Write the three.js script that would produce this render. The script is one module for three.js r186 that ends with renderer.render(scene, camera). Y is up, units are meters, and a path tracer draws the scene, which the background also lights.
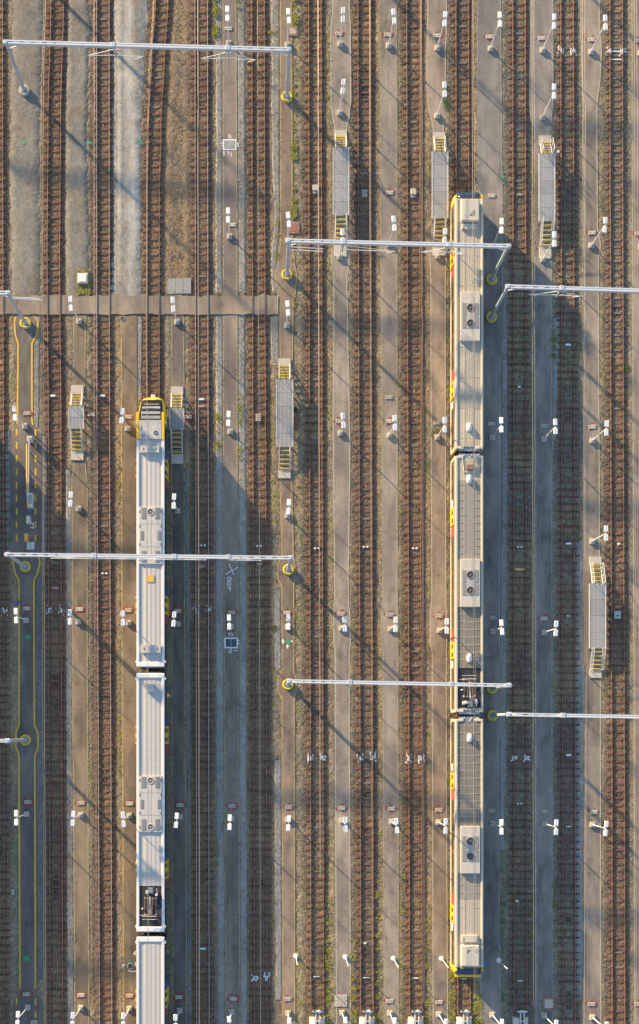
import * as THREE from 'three';
import { RoundedBoxGeometry } from 'three/addons/geometries/RoundedBoxGeometry.js';
import { mergeGeometries } from 'three/addons/utils/BufferGeometryUtils.js';

// ---------------------------------------------------------------- camera, sky, sun, exposure
const W = 639, H = 1024;
const S = 9;                 // pixels of the photograph per metre on the ground
const CAMH = 125;            // drone height
const NX = 266, NY = 730;    // where the drone's plumb line meets the ground
const scene = new THREE.Scene();
const camera = new THREE.PerspectiveCamera(2 * Math.atan(512 / (S * CAMH)) * 180 / Math.PI, W / H, 1, 4000);
camera.position.set(0, CAMH, 0);
camera.up.set(0, 0, -1);
camera.lookAt(0, 0, 0);
camera.setViewOffset(W, H, W / 2 - NX, H / 2 - NY, W, H);
camera.updateProjectionMatrix();
const renderer = new THREE.WebGLRenderer({ antialias: true });
renderer.setSize(W, H);
renderer.toneMapping = THREE.LinearToneMapping;
renderer.toneMappingExposure = 2.48;
renderer.outputColorSpace = THREE.SRGBColorSpace;
renderer.shadowMap.enabled = true;

const sunDir = new THREE.Vector3(-27.4, 9.04, -26.7).normalize();
const sun = new THREE.DirectionalLight(new THREE.Color().setRGB(1.0, 0.73, 0.42), 5);
sun.position.copy(sunDir).multiplyScalar(220);
sun.target.position.set(6, 0, -24);
sun.position.add(sun.target.position);
sun.castShadow = true;
sun.shadow.radius = 2.6;
sun.shadow.mapSize.set(4096, 4096);
Object.assign(sun.shadow.camera, { left: -90, right: 90, top: 90, bottom: -90, near: 20, far: 500 });
scene.add(sun, sun.target);
{ // clear evening sky: blue overhead, paler towards the horizon, warm round the sun
  const w = 256, h = 128, d = new Float32Array(w * h * 4), v = new THREE.Vector3();
  for (let j = 0; j < h; j++) for (let i = 0; i < w; i++) {
    const el = (j + 0.5) / h * Math.PI - Math.PI / 2, az = ((i + 0.5) / w - 0.5) * 2 * Math.PI;
    v.set(Math.cos(az) * Math.cos(el), Math.sin(el), Math.sin(az) * Math.cos(el));
    const up = Math.max(0, v.y), k = Math.pow(1 - up, 3.2), c = Math.max(0, v.dot(sunDir));
    const g = 0.55 * Math.pow(c, 6) * (0.3 + 0.7 * k);
    const o = (j * w + i) * 4;
    d[o] = 0.104 + 0.21 * k + g * 1.0; d[o + 1] = 0.174 + 0.21 * k + g * 0.74; d[o + 2] = 0.275 + 0.17 * k + g * 0.44; d[o + 3] = 1;
  }
  const t = new THREE.DataTexture(d, w, h, THREE.RGBAFormat, THREE.FloatType);
  t.mapping = THREE.EquirectangularReflectionMapping; t.magFilter = THREE.LinearFilter; t.minFilter = THREE.LinearFilter; t.needsUpdate = true;
  scene.background = t; scene.environment = t;
  scene.backgroundIntensity = 1; scene.environmentIntensity = 1;
}

// ---------------------------------------------------------------- helpers
let seed = 12345;
const rnd = () => { seed = (seed * 1664525 + 1013904223) >>> 0; return seed / 4294967296; };
const rr = (a, b) => a + (b - a) * rnd();
const X = px => (px - NX) / S, Z = py => (py - NY) / S;
// position of something seen at a height h
const XH = (px, h) => (px - NX) / S * (1 - h / CAMH), ZH = (py, h) => (py - NY) / S * (1 - h / CAMH);
const used = new Map();
const numbered = n => { const k = used.get(n) || 0; used.set(n, k + 1); return k ? `${n}_${String(k).padStart(3, '0')}` : n; };
const ORD = ['', 'first', 'second', 'third', 'fourth', 'fifth', 'sixth', 'seventh', 'eighth', 'ninth', 'tenth', 'eleventh', 'twelfth', 'thirteenth', 'fourteenth'];
function tag(o, label, category, group) { o.userData.label = label; o.userData.category = category; if (group) o.userData.group = group; return o; }
function thing(name, label, category, x = 0, y = 0, z = 0, group) {
  const o = new THREE.Group(); o.name = numbered(name); o.position.set(x, y, z); scene.add(o);
  return tag(o, label, category, group);
}
function mesh(name, geo, mat, parent, x = 0, y = 0, z = 0) {
  const m = new THREE.Mesh(geo, mat); m.name = name; m.position.set(x, y, z);
  m.castShadow = m.receiveShadow = true; parent.add(m); return m;
}
function structure(name, geo, mat) { const m = mesh(numbered(name), geo, mat, scene); m.userData.kind = 'structure'; return m; }
const gcache = new Map();
function box(w, h, d, r = 0) {
  const k = [w, h, d, r].map(v => v.toFixed(3)).join();
  if (!gcache.has(k)) gcache.set(k, r ? new RoundedBoxGeometry(w, h, d, 2, r) : new THREE.BoxGeometry(w, h, d));
  return gcache.get(k);
}
const cyl = (r0, r1, h, n = 12) => { const k = 'c' + [r0, r1, h, n].join(); if (!gcache.has(k)) gcache.set(k, new THREE.CylinderGeometry(r0, r1, h, n)); return gcache.get(k); };
function rodGeo(a, b, r0, r1 = r0, n = 8) {
  const A = new THREE.Vector3(...a), B = new THREE.Vector3(...b), d = B.clone().sub(A), L = d.length();
  const g = new THREE.CylinderGeometry(r1, r0, L, n);
  g.applyQuaternion(new THREE.Quaternion().setFromUnitVectors(new THREE.Vector3(0, 1, 0), d.normalize()));
  g.translate((A.x + B.x) / 2, (A.y + B.y) / 2, (A.z + B.z) / 2); return g;
}
const rod = (name, a, b, r, mat, parent, r1, n) => mesh(name, rodGeo(a, b, r, r1, n), mat, parent);

// value noise
const NT = new Float32Array(65536); for (let i = 0; i < 65536; i++) NT[i] = rnd();
function vn(x, y) {
  const xi = Math.floor(x), yi = Math.floor(y); let fx = x - xi, fy = y - yi;
  fx = fx * fx * (3 - 2 * fx); fy = fy * fy * (3 - 2 * fy);
  const a = xi & 255, b = (xi + 1) & 255, c = (yi & 255) << 8, d = ((yi + 1) & 255) << 8;
  const p = NT[a + c], q = NT[b + c], r = NT[a + d], s = NT[b + d];
  return p + (q - p) * fx + (r - p) * fy + (p - q - r + s) * fx * fy;
}
const fb = (x, y) => (vn(x, y) + 0.5 * vn(x * 2.1 + 7, y * 2.1 + 3) + 0.25 * vn(x * 4.3 + 1, y * 4.3 + 9)) / 1.75;
const clamp = (v, a = 0, b = 1) => v < a ? a : v > b ? b : v;
const sm = (a, b, v) => { v = clamp((v - a) / (b - a)); return v * v * (3 - 2 * v); };

// the part of the yard that is built in detail, in pixels of the photograph and in metres
const PX0 = -130, PX1 = 770, PY0 = -130, PY1 = 1154;
const RX0 = X(PX0), RZ0 = Z(PY0), RXL = (PX1 - PX0) / S, RZL = (PY1 - PY0) / S;
const toSRGB = new Uint8Array(4097); for (let i = 0; i <= 4096; i++) { const v = i / 4096; toSRGB[i] = Math.round(255 * (v <= 0.0031308 ? v * 12.92 : 1.055 * Math.pow(v, 1 / 2.4) - 0.055)); }
const enc = v => toSRGB[v <= 0 ? 0 : v >= 1 ? 4096 : (v * 4096) | 0];
function regionTex(n, f, srgb = true) {
  const d = new Uint8Array(n * n * 4), c = [0, 0, 0, 1];
  for (let j = 0; j < n; j++) { const z = (j + 0.5) / n * RZL; for (let i = 0; i < n; i++) {
    const x = (i + 0.5) / n * RXL; f(x, z, c, i, j); const o = (j * n + i) * 4;
    if (srgb) { d[o] = enc(c[0]); d[o + 1] = enc(c[1]); d[o + 2] = enc(c[2]); } else { d[o] = d[o + 1] = d[o + 2] = clamp(c[0]) * 255; }
    d[o + 3] = 255;
  } }
  const t = new THREE.DataTexture(d, n, n, THREE.RGBAFormat); t.magFilter = THREE.LinearFilter; t.minFilter = THREE.LinearMipmapLinearFilter; t.generateMipmaps = true;
  t.wrapS = t.wrapT = THREE.RepeatWrapping; if (srgb) t.colorSpace = THREE.SRGBColorSpace; t.needsUpdate = true; return t;
}

// ---------------------------------------------------------------- plan of the yard (pixels of the photograph)
const lerpKeys = (K, y) => {
  if (y <= K[0][0]) return K[0]; const n = K.length; if (y >= K[n - 1][0]) return K[n - 1];
  let i = 1; while (K[i][0] < y) i++; const a = K[i - 1], b = K[i], t = (y - a[0]) / (b[0] - a[0]), e = t * t * (3 - 2 * t);
  const o = [y]; for (let k = 1; k < a.length; k++) o[k] = a[k] + (b[k] - a[k]) * e; return o;
};
// track centre lines; last number: strength of rust in the bed, ends at
const TRACKS = [
  { k: [[-130, -3.5], [1154, -1]], rust: 0.7 },
  { k: [[-130, 62], [0, 57.5], [120, 54.6], [250, 53.7], [450, 55], [1154, 57]], rust: 1 },
  { k: [[-130, 103], [250, 103.2], [1154, 106]], rust: 1 },
  { k: [[-130, 177], [0, 162], [60, 158.2], [120, 155], [200, 153.2], [300, 153], [1154, 155]], rust: 1 },
  { k: [[-130, 201.3], [1154, 203]], rust: 1 },
  { k: [[-130, 258], [1154, 261]], rust: 0.9 },
  { k: [[-130, 314.8], [1154, 317.3]], rust: 0.8, end: 1012 },
  { k: [[-130, 364], [1154, 367]], rust: 0.8, end: 1012 },
  { k: [[-130, 412.8], [1154, 415.7]], rust: 0.8, end: 1012 },
  { k: [[-130, 462], [1154, 464]], rust: 0.7, end: 1012 },
  { k: [[-130, 518.8], [1154, 520.4]], rust: 0.45, end: 1012 },
  { k: [[-130, 566.8], [1154, 569]], rust: 0.45 },
  { k: [[-130, 615.8], [1154, 618.3]], rust: 0.8 },
  { k: [[-130, 668], [1154, 670]], rust: 0.6 },
];
const OFFTRACK = [[-130, -52], [1154, -50]];
const trackX = (t, py) => lerpKeys(t.k, py)[1];

// walkways: key rows [y, left, right]
const WALKS = [
  { n: 1, k: [[315.5, 15, 35], [322, 13.5, 39], [332, 14, 38.5], [345, 17, 33], [420, 16.5, 33], [426, 16, 34], [436, 10.5, 41.5], [545, 11, 41.5], [556, 13, 40], [562, 12, 41], [572, 14, 39], [581, 18, 35], [725, 18, 35.5], [733, 15, 39], [746, 15, 39.5], [756, 18, 36], [985, 19, 36.5], [993, 19, 37], [1004, 13.5, 43], [1154, 13.5, 43]], c: [.62, .565, .52], line: 'bold' },
  { n: 2, k: [[315.5, 73, 86.5], [386, 72.5, 85.5], [462, 73, 86], [485, 71, 88], [520, 71.5, 88], [1154, 74.5, 90]], c: [.75, .63, .48], line: 'faint' },
  { n: 3, k: [[315.5, 120.5, 137], [1154, 123, 140]], c: [.76, .625, .47], line: 'left' },
  { n: 4, k: [[315.5, 171, 184.5], [464, 171, 185], [1154, 172.5, 188]], c: [.62, .56, .52], line: 'faint' },
  { n: 5, k: [[-130, 222, 236.5], [300, 222.7, 237.7], [1154, 225, 241]], c: [.85, .74, .66], line: 'faint' },
  { n: 6, k: [[-130, 279.5, 291.5], [240, 280, 293], [262, 277, 295], [278, 274.5, 297.5], [292, 277, 296], [302, 279, 294], [360, 279.5, 293], [480, 279.5, 292.5], [556, 281, 294], [564, 277, 295.5], [578, 277, 295.5], [587, 281, 294.5], [671, 281.5, 294.5], [679, 277, 297], [691, 277, 297], [699, 281.5, 295], [1154, 282.5, 295.5]], c: [.92, .74, .60], line: 'yellow' },
  { n: 7, k: [[-130, 333, 349], [10, 332, 350], [30, 330, 351], [100, 330, 351.5], [114, 331.5, 350], [130, 334, 347], [242, 333, 348], [256, 330.5, 350], [266, 331, 349.5], [278, 333, 347.5], [330, 333, 348.5], [420, 332.5, 350], [445, 332.5, 350.5], [600, 334, 349], [615, 333, 350.5], [640, 333, 351], [655, 334.5, 350], [1154, 336, 351.5]], c: [1, .90, .80], line: 'cream' },
  { n: 8, k: [[-130, 379, 395.5], [100, 379.5, 397.5], [600, 382, 398], [612, 380.5, 398.5], [640, 380.5, 398.5], [655, 382.5, 398.5], [1154, 384, 399.5]], c: [1, .90, .80], line: 'faint' },
  { n: 9, k: [[-130, 428, 447], [20, 427, 447], [60, 426, 446], [100, 427, 446], [132, 432.5, 444], [246, 431, 445], [256, 429, 447], [280, 430, 446], [600, 431, 446.5], [612, 429.5, 447], [640, 429.5, 447.5], [655, 431.5, 447], [1154, 432.5, 448.5]], c: [1, .86, .74], line: 'cream' },
  { n: 10, k: [[-130, 476.5, 500.5], [300, 477.5, 503], [330, 478, 505], [360, 478, 501.5], [640, 478.5, 500], [690, 479, 505.5], [715, 479, 505], [740, 479, 499], [1154, 480, 502]], c: [.80, .78, .76], line: 'thin' },
  { n: 11, k: [[-130, 531, 552], [30, 530, 553.5], [100, 529, 553.5], [118, 530, 552], [132, 534, 550], [250, 536, 550], [262, 534, 552], [420, 534, 552.5], [440, 533.5, 553.5], [460, 535, 552.5], [1154, 535, 553]], c: [.86, .82, .78], line: 'thin' },
  { n: 12, k: [[-130, 580, 599], [30, 580, 600], [48, 580.5, 602], [72, 581, 601], [110, 583, 597.5], [225, 583.5, 598], [245, 583, 601], [260, 583.5, 599], [556, 584, 600], [680, 585, 601], [1154, 582.5, 601.5]], c: [.98, .88, .77], line: 'cream' },
  { n: 13, k: [[-130, 631, 652], [1154, 634, 655]], c: [.98, .88, .77], line: 'cream' },
];
// gravel strips
const GRAVELS = [
  { name: 'gravel_bed', k: [[-130, 14, 46], [0, 12.5, 44], [130, 10, 39], [296, 11, 40]], c: [.285, .268, .232] },
  { name: 'gravel_bed', k: [[-130, 71, 93], [0, 68, 89], [150, 65.5, 87.5], [296, 66, 89]], c: [.285, .268, .232] },
  { name: 'gravel_path', k: [[-130, 114, 160], [0, 114, 147], [60, 113.5, 144], [120, 113.5, 141], [200, 113.5, 140], [296, 112, 141]], c: [.42, .405, .365] },
  { name: 'gravel_strip', k: [[-130, 214, 222.2], [60, 216, 222.4], [292, 215.5, 222.8]], c: [.38, .37, .34] },
  { name: 'gravel_strip', k: [[315, 216, 222.8], [600, 216, 223.8], [1154, 218, 225.2]], c: [.38, .385, .37] },
  { name: 'gravel_strip', k: [[-130, 236.4, 245], [292, 237.6, 246]], c: [.38, .37, .34] },
  { name: 'gravel_strip', k: [[315, 237.7, 245.5], [600, 239, 246], [1154, 240.8, 247]], c: [.38, .385, .37] },
  { name: 'gravel_strip', k: [[-130, 270, 279.6], [80, 271.5, 279.9], [160, 272, 280], [215, 274.5, 280], [268, 271, 276.5], [292, 272, 277]], c: [.38, .37, .34] },
  { name: 'gravel_strip', k: [[316, 270.5, 279.5], [362, 271, 279.5]], c: [.38, .37, .34] },
  { name: 'gravel_strip', k: [[590, 274.5, 281], [668, 275, 281.2]], c: [.38, .385, .37] },
  { name: 'gravel_strip', k: [[760, 274.5, 281.7], [1000, 275.5, 282]], c: [.38, .385, .37] },
  { name: 'gravel_strip', k: [[300, 503, 506], [420, 501.5, 507], [760, 499.5, 505.5], [850, 500, 504]], c: [.34, .36, .37] },
  { name: 'gravel_strip', k: [[318, 553, 560], [440, 553, 556]], c: [.36, .37, .36] },
  { name: 'gravel_strip', k: [[430, 4.5, 10.6], [540, 5.5, 11.1], [552, 6, 12]], c: [.27, .28, .29] },
  { name: 'gravel_strip', k: [[436, 41.2, 47.5], [560, 41.2, 47.5]], c: [.27, .28, .29] },
  { name: 'gravel_strip', k: [[575, 35, 43], [980, 36.5, 44]], c: [.20, .21, .21] },
  { name: 'gravel_strip', k: [[316, 33, 41], [345, 33, 40], [428, 33.5, 39]], c: [.36, .34, .31] },
  { name: 'gravel_strip', k: [[470, 66, 72], [1154, 68, 74.6]], c: [.30, .30, .29] },
  { name: 'gravel_strip', k: [[540, 575.5, 584], [720, 575, 584], [1000, 575.5, 583]], c: [.33, .34, .33] },
  { name: 'gravel_strip', k: [[470, 184.8, 189], [1154, 187.8, 192]], c: [.25, .26, .26] },
  { name: 'gravel_strip', k: [[316, 136.8, 142.5], [400, 137.2, 141.5]], c: [.38, .37, .34] },
];
const CROSS = [295.5, 314.6, -135, 277]; // the asphalt crossing
for (const g of GRAVELS) { g.k.sort((a, b) => a[0] - b[0]); g.ns = rr(0, 99); }
const wob = (ns, py, s) => (fb(py * 0.11 + ns, s * 31.7 + ns) - 0.5) * 3.2 + (vn(py * 0.6 + ns, s * 3) - 0.5) * 1.2;

// ---------------------------------------------------------------- materials
console.log('textures');
const NTEX = 2048;
const dTrack = (px, py) => { let d = 99, id = -1; for (let i = 0; i < TRACKS.length; i++) { const e = Math.abs(px - TRACKS[i].tx); if (e < d) { d = e; id = i; } } return [d, id]; };
let lastRow = -1;
const ballastTex = regionTex(NTEX, (x, z, c, i, j) => {
  const px = PX0 + x * S, py = PY0 + z * S;
  if (j !== lastRow) { lastRow = j; for (const t of TRACKS) t.tx = trackX(t, py); }
  let d = 999, t = TRACKS[0]; for (const q of TRACKS) { const e = Math.abs(px - q.tx); if (e < d) { d = e; t = q; } }
  const stone = 0.55 * vn(x * 11, z * 9) + 0.45 * NT[((i * 7919) ^ (j * 104729) ^ (i * j)) & 65535];
  const big = fb(x * 0.35, z * 0.22), mid = fb(x * 1.6 + 40, z * 1.1);
  const rust = t.rust * sm(14.5, 10, d) * (0.55 + 0.6 * mid);
  // grey stone, brown dust, rust near the rails, dark damp patches
  let r = 0.325, g = 0.258, b = 0.165;
  const grey = sm(0.35, 0.7, big); r += (0.29 - r) * grey; g += (0.245 - g) * grey; b += (0.18 - b) * grey;
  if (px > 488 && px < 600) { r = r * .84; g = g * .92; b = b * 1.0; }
  const low = sm(880, 1000, py) * sm(270, 300, px) * sm(500, 470, px); r += .03 * low; g += .03 * low;
  const rs = clamp(rust * 0.9); r += (0.228 - r) * rs; g += (0.14 - g) * rs; b += (0.085 - b) * rs;
  const ti7 = t.k[0][1] * .731, seg = fb(py * .021 + ti7, ti7), oil = sm(.58, .78, fb(py * .05 + ti7 * 3, 4)) * sm(5, 1.5, Math.abs(d)) * sm(.25, .6, mid); const lump = vn(x * 5.1 + 60, z * 4.6); const f = 0.30 + 0.95 * stone + 0.40 * (mid - 0.5) + 0.42 * (lump - 0.35);
  const sv = 1 + .75 * (seg - .5) * sm(20, 12, d); r *= f * sv * (1 - .55 * oil); g *= f * sv * (1 - .55 * oil); b *= f * (sv * .5 + .5) * (1 - .5 * oil);
  if (stone > 0.86) { const q = (stone - 0.86) * 2.4; r += q * .55; g += q * .52; b += q * .48; }
  if (px > 160 && px < 194 && py < 292) { r = r * .55 + .125; g = g * .55 + .082; b = b * .55 + .048; }
  const moss = (px < 200 && py < 292 ? 0 : 1) * sm(0.64, 0.8, fb(x * 0.8 + 90, z * 0.3 + 5)) * (d > 12 ? .6 : .1); r *= 1 - .25 * moss; g *= 1 - .02 * moss; b *= 1 - .45 * moss;
  c[0] = r; c[1] = g; c[2] = b;
});
const asphaltTex = regionTex(NTEX, (x, z, c, i, j) => {
  const g0 = NT[((i * 3571) ^ (j * 7907) ^ (i * j * 3)) & 65535];
  const big = fb(x * 0.5 + 3, z * 0.16 + 8), mid = fb(x * 2.2 + 11, z * 0.9 + 2), streak = vn(x * 4.5 + 2, z * 0.25 + 5);
  let f = 0.62 + 0.30 * (big - 0.5) * 2 * 0.7 + 0.22 * (mid - 0.5) + 0.10 * (streak - 0.5) + 0.13 * (g0 - 0.5);
  const stain = sm(0.58, 0.82, fb(x * 0.9 + 70, z * 0.7 + 30)); f *= 1 - 0.20 * stain; f += 0.22 * (fb(x * 1.4 + 33, z * 0.5 + 12) - 0.5);
  const cr = Math.abs(fb(x * 0.9 + 20, z * 0.55 + 60) - 0.5); if (cr < 0.006) f *= 0.72;
  const joint = Math.abs(((z * 0.21 + vn(x * 0.3, z * 0.02) * 0.2) % 1) - 0.5); if (joint < 0.006) f *= 0.8;
  const dust = sm(0.45, 0.8, big) * 0.12;
  c[0] = (f + dust) * 0.43; c[1] = (f + dust * .8) * 0.415; c[2] = (f + dust * .45) * 0.40;
});
const gravelTex = regionTex(NTEX, (x, z, c, i, j) => {
  const px = PX0 + x * S;
  const g0 = 0.5 * vn(x * 12, z * 9) + 0.5 * NT[((i * 5501) ^ (j * 1663) ^ (i * j)) & 65535];
  const big = fb(x * 0.6 + 31, z * 0.3), mid = fb(x * 2.5, z * 1.5 + 77);
  let f = 0.36 + 0.55 * g0 + 0.30 * (mid - 0.5) + 0.30 * (big - 0.5);
  if (px > 110 && px < 162) f += 0.5 * (vn(x * 2.6, z * 0.06 + 4) - 0.45) ; // wheel-worn streaks on the path
  const brown = sm(0.5, 0.75, fb(x * 1.1 + 55, z * 0.6));
  c[0] = f; c[1] = f * (1 - 0.06 * brown); c[2] = f * (1 - 0.14 * brown);
});
const bumpTex = regionTex(NTEX, (x, z, c, i, j) => { c[0] = 0.6 * vn(x * 10.5 + 3, z * 8.2) + 0.4 * NT[((i * 9973) ^ (j * 6151) ^ (i * j)) & 65535]; }, false);
const wearTex = regionTex(1024, (x, z, c, i, j) => { c[0] = sm(0.20, 0.46, 0.55 * fb(x * 1.3 + 8, z * 0.7) + 0.45 * NT[((i * 2657) ^ (j * 911)) & 65535]); }, false);

const std = (r, g, b, rough = 0.8, metal = 0, o = {}) => new THREE.MeshStandardMaterial({ color: new THREE.Color().setRGB(r, g, b), roughness: rough, metalness: metal, ...o });
// small tileable grain for painted metal and concrete
function grainTex(lo, hi, fx, fy, n = 256) {
  const d = new Uint8Array(n * n * 4);
  for (let j = 0; j < n; j++) for (let i = 0; i < n; i++) {
    const u = i / n, v = j / n, a = 0.5 - 0.5 * Math.cos(2 * Math.PI * u), w = a * 0 + 1;
    let f = 0.55 * vn(i / n * fx, j / n * fy) + 0.45 * rnd(); f = lo + (hi - lo) * f * w;
    const o = (j * n + i) * 4; d[o] = d[o + 1] = d[o + 2] = enc(f); d[o + 3] = 255;
  }
  const t = new THREE.DataTexture(d, n, n, THREE.RGBAFormat); t.wrapS = t.wrapT = THREE.RepeatWrapping; t.magFilter = THREE.LinearFilter; t.colorSpace = THREE.SRGBColorSpace; t.needsUpdate = true; return t;
}
const grain = grainTex(0.72, 1, 20, 20), streaky = grainTex(0.70, 1, 40, 5), dirty = grainTex(0.55, 1, 9, 14);
const speckTex = grainTex(0.05, 1.15, 26, 26, 128); speckTex.colorSpace = THREE.NoColorSpace; const sootTex = grainTex(0.6, 1, 7, 3), M = {
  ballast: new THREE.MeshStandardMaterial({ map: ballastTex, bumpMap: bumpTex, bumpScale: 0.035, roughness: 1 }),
  far: std(0.16, 0.13, 0.10, 1),
  rail: std(.195, .105, .066, .8, .05), railHead: std(.33, .19, .125, .5, .3), railBright: std(.56, .46, .39, .35, .5),
  clip: std(0.14, 0.04, 0.03, 0.9),
  sleepers: [std(.175, .104, .078, .95, 0, { map: streaky }), std(.20, .122, .09, .95, 0, { map: streaky }), std(.15, .086, .066, .95, 0, { map: streaky }), std(.23, .14, .098, .95, 0, { map: streaky }), std(.175, .104, .078, .95, 0, { map: dirty }), std(.215, .132, .097, .95, 0, { map: streaky }), std(.30, .24, .19, .95, 0, { map: dirty })],
  concreteSleepers: [std(.27, .255, .235, .9, 0, { map: dirty }), std(.23, .22, .205, .9, 0, { map: dirty })],
  concrete: std(.50, .46, .39, .9, 0, { map: grain }), paleConcrete: std(.60, .56, .48, .9, 0, { map: grain }),
  slab: std(.42, .43, .42, .9, 0, { map: dirty }),
  white: std(.80, .80, .79, .45), lampWhite: std(.86, .86, .85, .35), offWhite: std(.70, .69, .65, .6, 0, { map: grain }),
  galv: std(.50, .56, .62, .45, .15), galvLight: std(.66, .69, .72, .45, .1), steel: std(.34, .37, .40, .5, .6), darkSteel: std(.09, .10, .11, .6, .3),
  deck: std(.43, .46, .49, .55, .15), deckDark: std(.37, .40, .43, .6, .15), tread: std(.23, .21, .16, .7, .1), yellowNose: std(.72, .52, .07, .7),
  yellow: std(.74, .53, .035, .6), yellowRing: std(.80, .60, .05, .7, 0, { map: grain }), orange: std(.76, .45, .10, .6),
  redPaint: std(.36, .045, .04, .85, 0, { alphaMap: wearTex, transparent: true }), redSolid: std(.42, .19, .15, .8, 0, { map: dirty }), whitePaint: std(.80, .80, .80, .8),
  greenPaint: std(.05, .42, .20, .8, 0, { alphaMap: speckTex, transparent: true }), bluePaint: std(.05, .20, .55, .8), purplePaint: std(.16, .10, .40, .8),
  lineBold: std(.86, .54, .06, .8, 0, { map: grain }), lineYellow: std(.50, .37, .14, .85, 0, { alphaMap: wearTex, transparent: true }),
  lineCream: std(.50, .43, .31, .85), lineFaint: std(.42, .34, .19, .85, 0, { alphaMap: wearTex, transparent: true }),
  lineThin: std(.40, .38, .34, .85, 0, { alphaMap: wearTex, transparent: true }),
  trainWhite: std(.80, .80, .79, .35), trainRoof: std(.62, .60, .57, .55, .05, { map: streaky }), trainPanel: std(.62, .60, .57, .6, 0, { map: grain }),
  trainDark: std(.030, .036, .055, .4), trainBlue: std(.02, .10, .32, .4), trainRed: std(.46, .06, .065, .45), trainYellow: std(.84, .55, .02, .38),
  glass: std(.018, .02, .024, .08), navyGlass: std(.02, .045, .10, .12), slot: std(.10, .095, .09, .8), vent: std(.44, .43, .41, .7), ventDark: std(.20, .20, .195, .7),
  cream: std(.72, .62, .42, .42), creamRim: std(.74, .67, .52, .42, 0, { map: grain }), beigeRoof: std(.64, .56, .44, .6, .05, { map: sootTex }), greyRoof: std(.42, .385, .325, .65, .05, { map: sootTex }), darkRoof: std(.29, .262, .22, .65, .05, { map: sootTex }), beigePanel: std(.66, .61, .52, .6, 0, { map: grain }),
  seamBeige: std(.47, .42, .34, .65), seamGrey: std(.36, .33, .28, .65), beigeBand: std(.33, .30, .25, .62, .05, { map: dirty }), brownBand: std(.10, .075, .045, .4), wellFloor: std(.035, .042, .055, .7, 0, { map: dirty }), copper: std(.36, .22, .15, .5, .5), rubber: std(.05, .05, .052, .85), insulator: std(.5, .48, .45, .4),
  under: std(.05, .045, .042, .9), wire: std(.42, .36, .30, .4, .6), manhole: std(.10, .085, .07, .8, .2),
  leaf: std(.43, .39, .11, .9, 0, { side: THREE.DoubleSide }), leafGreen: std(.22, .26, .09, .9, 0, { side: THREE.DoubleSide }), leafDry: std(.44, .37, .16, .9, 0, { side: THREE.DoubleSide }),
};
const walkMats = WALKS.map(w => new THREE.MeshStandardMaterial({ map: asphaltTex, bumpMap: bumpTex, bumpScale: 0.006, roughness: 0.92, color: new THREE.Color().setRGB(...w.c) }));

// ---------------------------------------------------------------- ground
console.log('ground');
const ruv = (x, z) => [(x - RX0) / RXL, (z - RZ0) / RZL];
// strip between two edge functions (pixels), real slab with side faces down to y - skirt
function stripGeo(L, R, y0, y1, y, step = 2, nAcross = 1, bumpy = 0, skirt = 0.2) {
  const pos = [], uv = [], idx = []; const n = Math.max(1, Math.ceil((y1 - y0) / step)), cols = nAcross + 3;
  for (let j = 0; j <= n; j++) {
    const py = y0 + (y1 - y0) * j / n, l = L(py), r = R(py), z = Z(py);
    for (let i = -1; i <= nAcross + 1; i++) {
      const t = clamp(i / nAcross), px = l + (r - l) * t, x = X(px);
      const edge = i < 0 || i > nAcross; const e = i === 0 || i === nAcross;
      const yy = edge ? y - skirt : y + (bumpy && !e ? bumpy * (vn(x * 5, z * 5) + vn(x * 1.1, z * 1.1) - 1) : 0);
      pos.push(x, yy, z); uv.push(...ruv(x, z));
    }
  }
  for (let j = 0; j < n; j++) for (let i = 0; i < cols - 1; i++) { const a = j * cols + i, b = a + 1, c = a + cols, d = c + 1; idx.push(a, c, b, b, c, d); }
  // end faces
  for (const j of [0, n]) { const a = j * cols; const p = pos.length / 3; const z = pos[a * 3 + 2];
    for (const i of [1, cols - 2]) for (const yy of [y, y - skirt]) { pos.push(pos[(a + i) * 3], yy, z); uv.push(uv[(a + i) * 2], uv[(a + i) * 2 + 1]); }
    j ? idx.push(p, p + 1, p + 2, p + 2, p + 1, p + 3) : idx.push(p, p + 2, p + 1, p + 2, p + 3, p + 1);
  }
  const g = new THREE.BufferGeometry(); g.setAttribute('position', new THREE.Float32BufferAttribute(pos, 3)); g.setAttribute('uv', new THREE.Float32BufferAttribute(uv, 2)); g.setIndex(idx);
  const gi = g.toNonIndexed(); gi.computeVertexNormals(); return bumpy ? (g.computeVertexNormals(), g) : gi;
}
const WALKY = 0.05, GRAVY = 0.014, CROSSY = 0.11;
for (const g of GRAVELS) { g.y0 = g.k[0][0]; g.y1 = g.k[g.k.length - 1][0]; g.L = py => lerpKeys(g.k, py)[1] + (g.name === 'gravel_strip' ? 0.45 : 1.15) * wob(g.ns, py, 0); g.R = py => lerpKeys(g.k, py)[2] + (g.name === 'gravel_strip' ? 0.45 : 1.15) * wob(g.ns, py, 1); }
for (const w of WALKS) { w.y0 = w.k[0][0]; w.y1 = 1154; w.L = py => lerpKeys(w.k, py)[1]; w.R = py => lerpKeys(w.k, py)[2]; }
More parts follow.
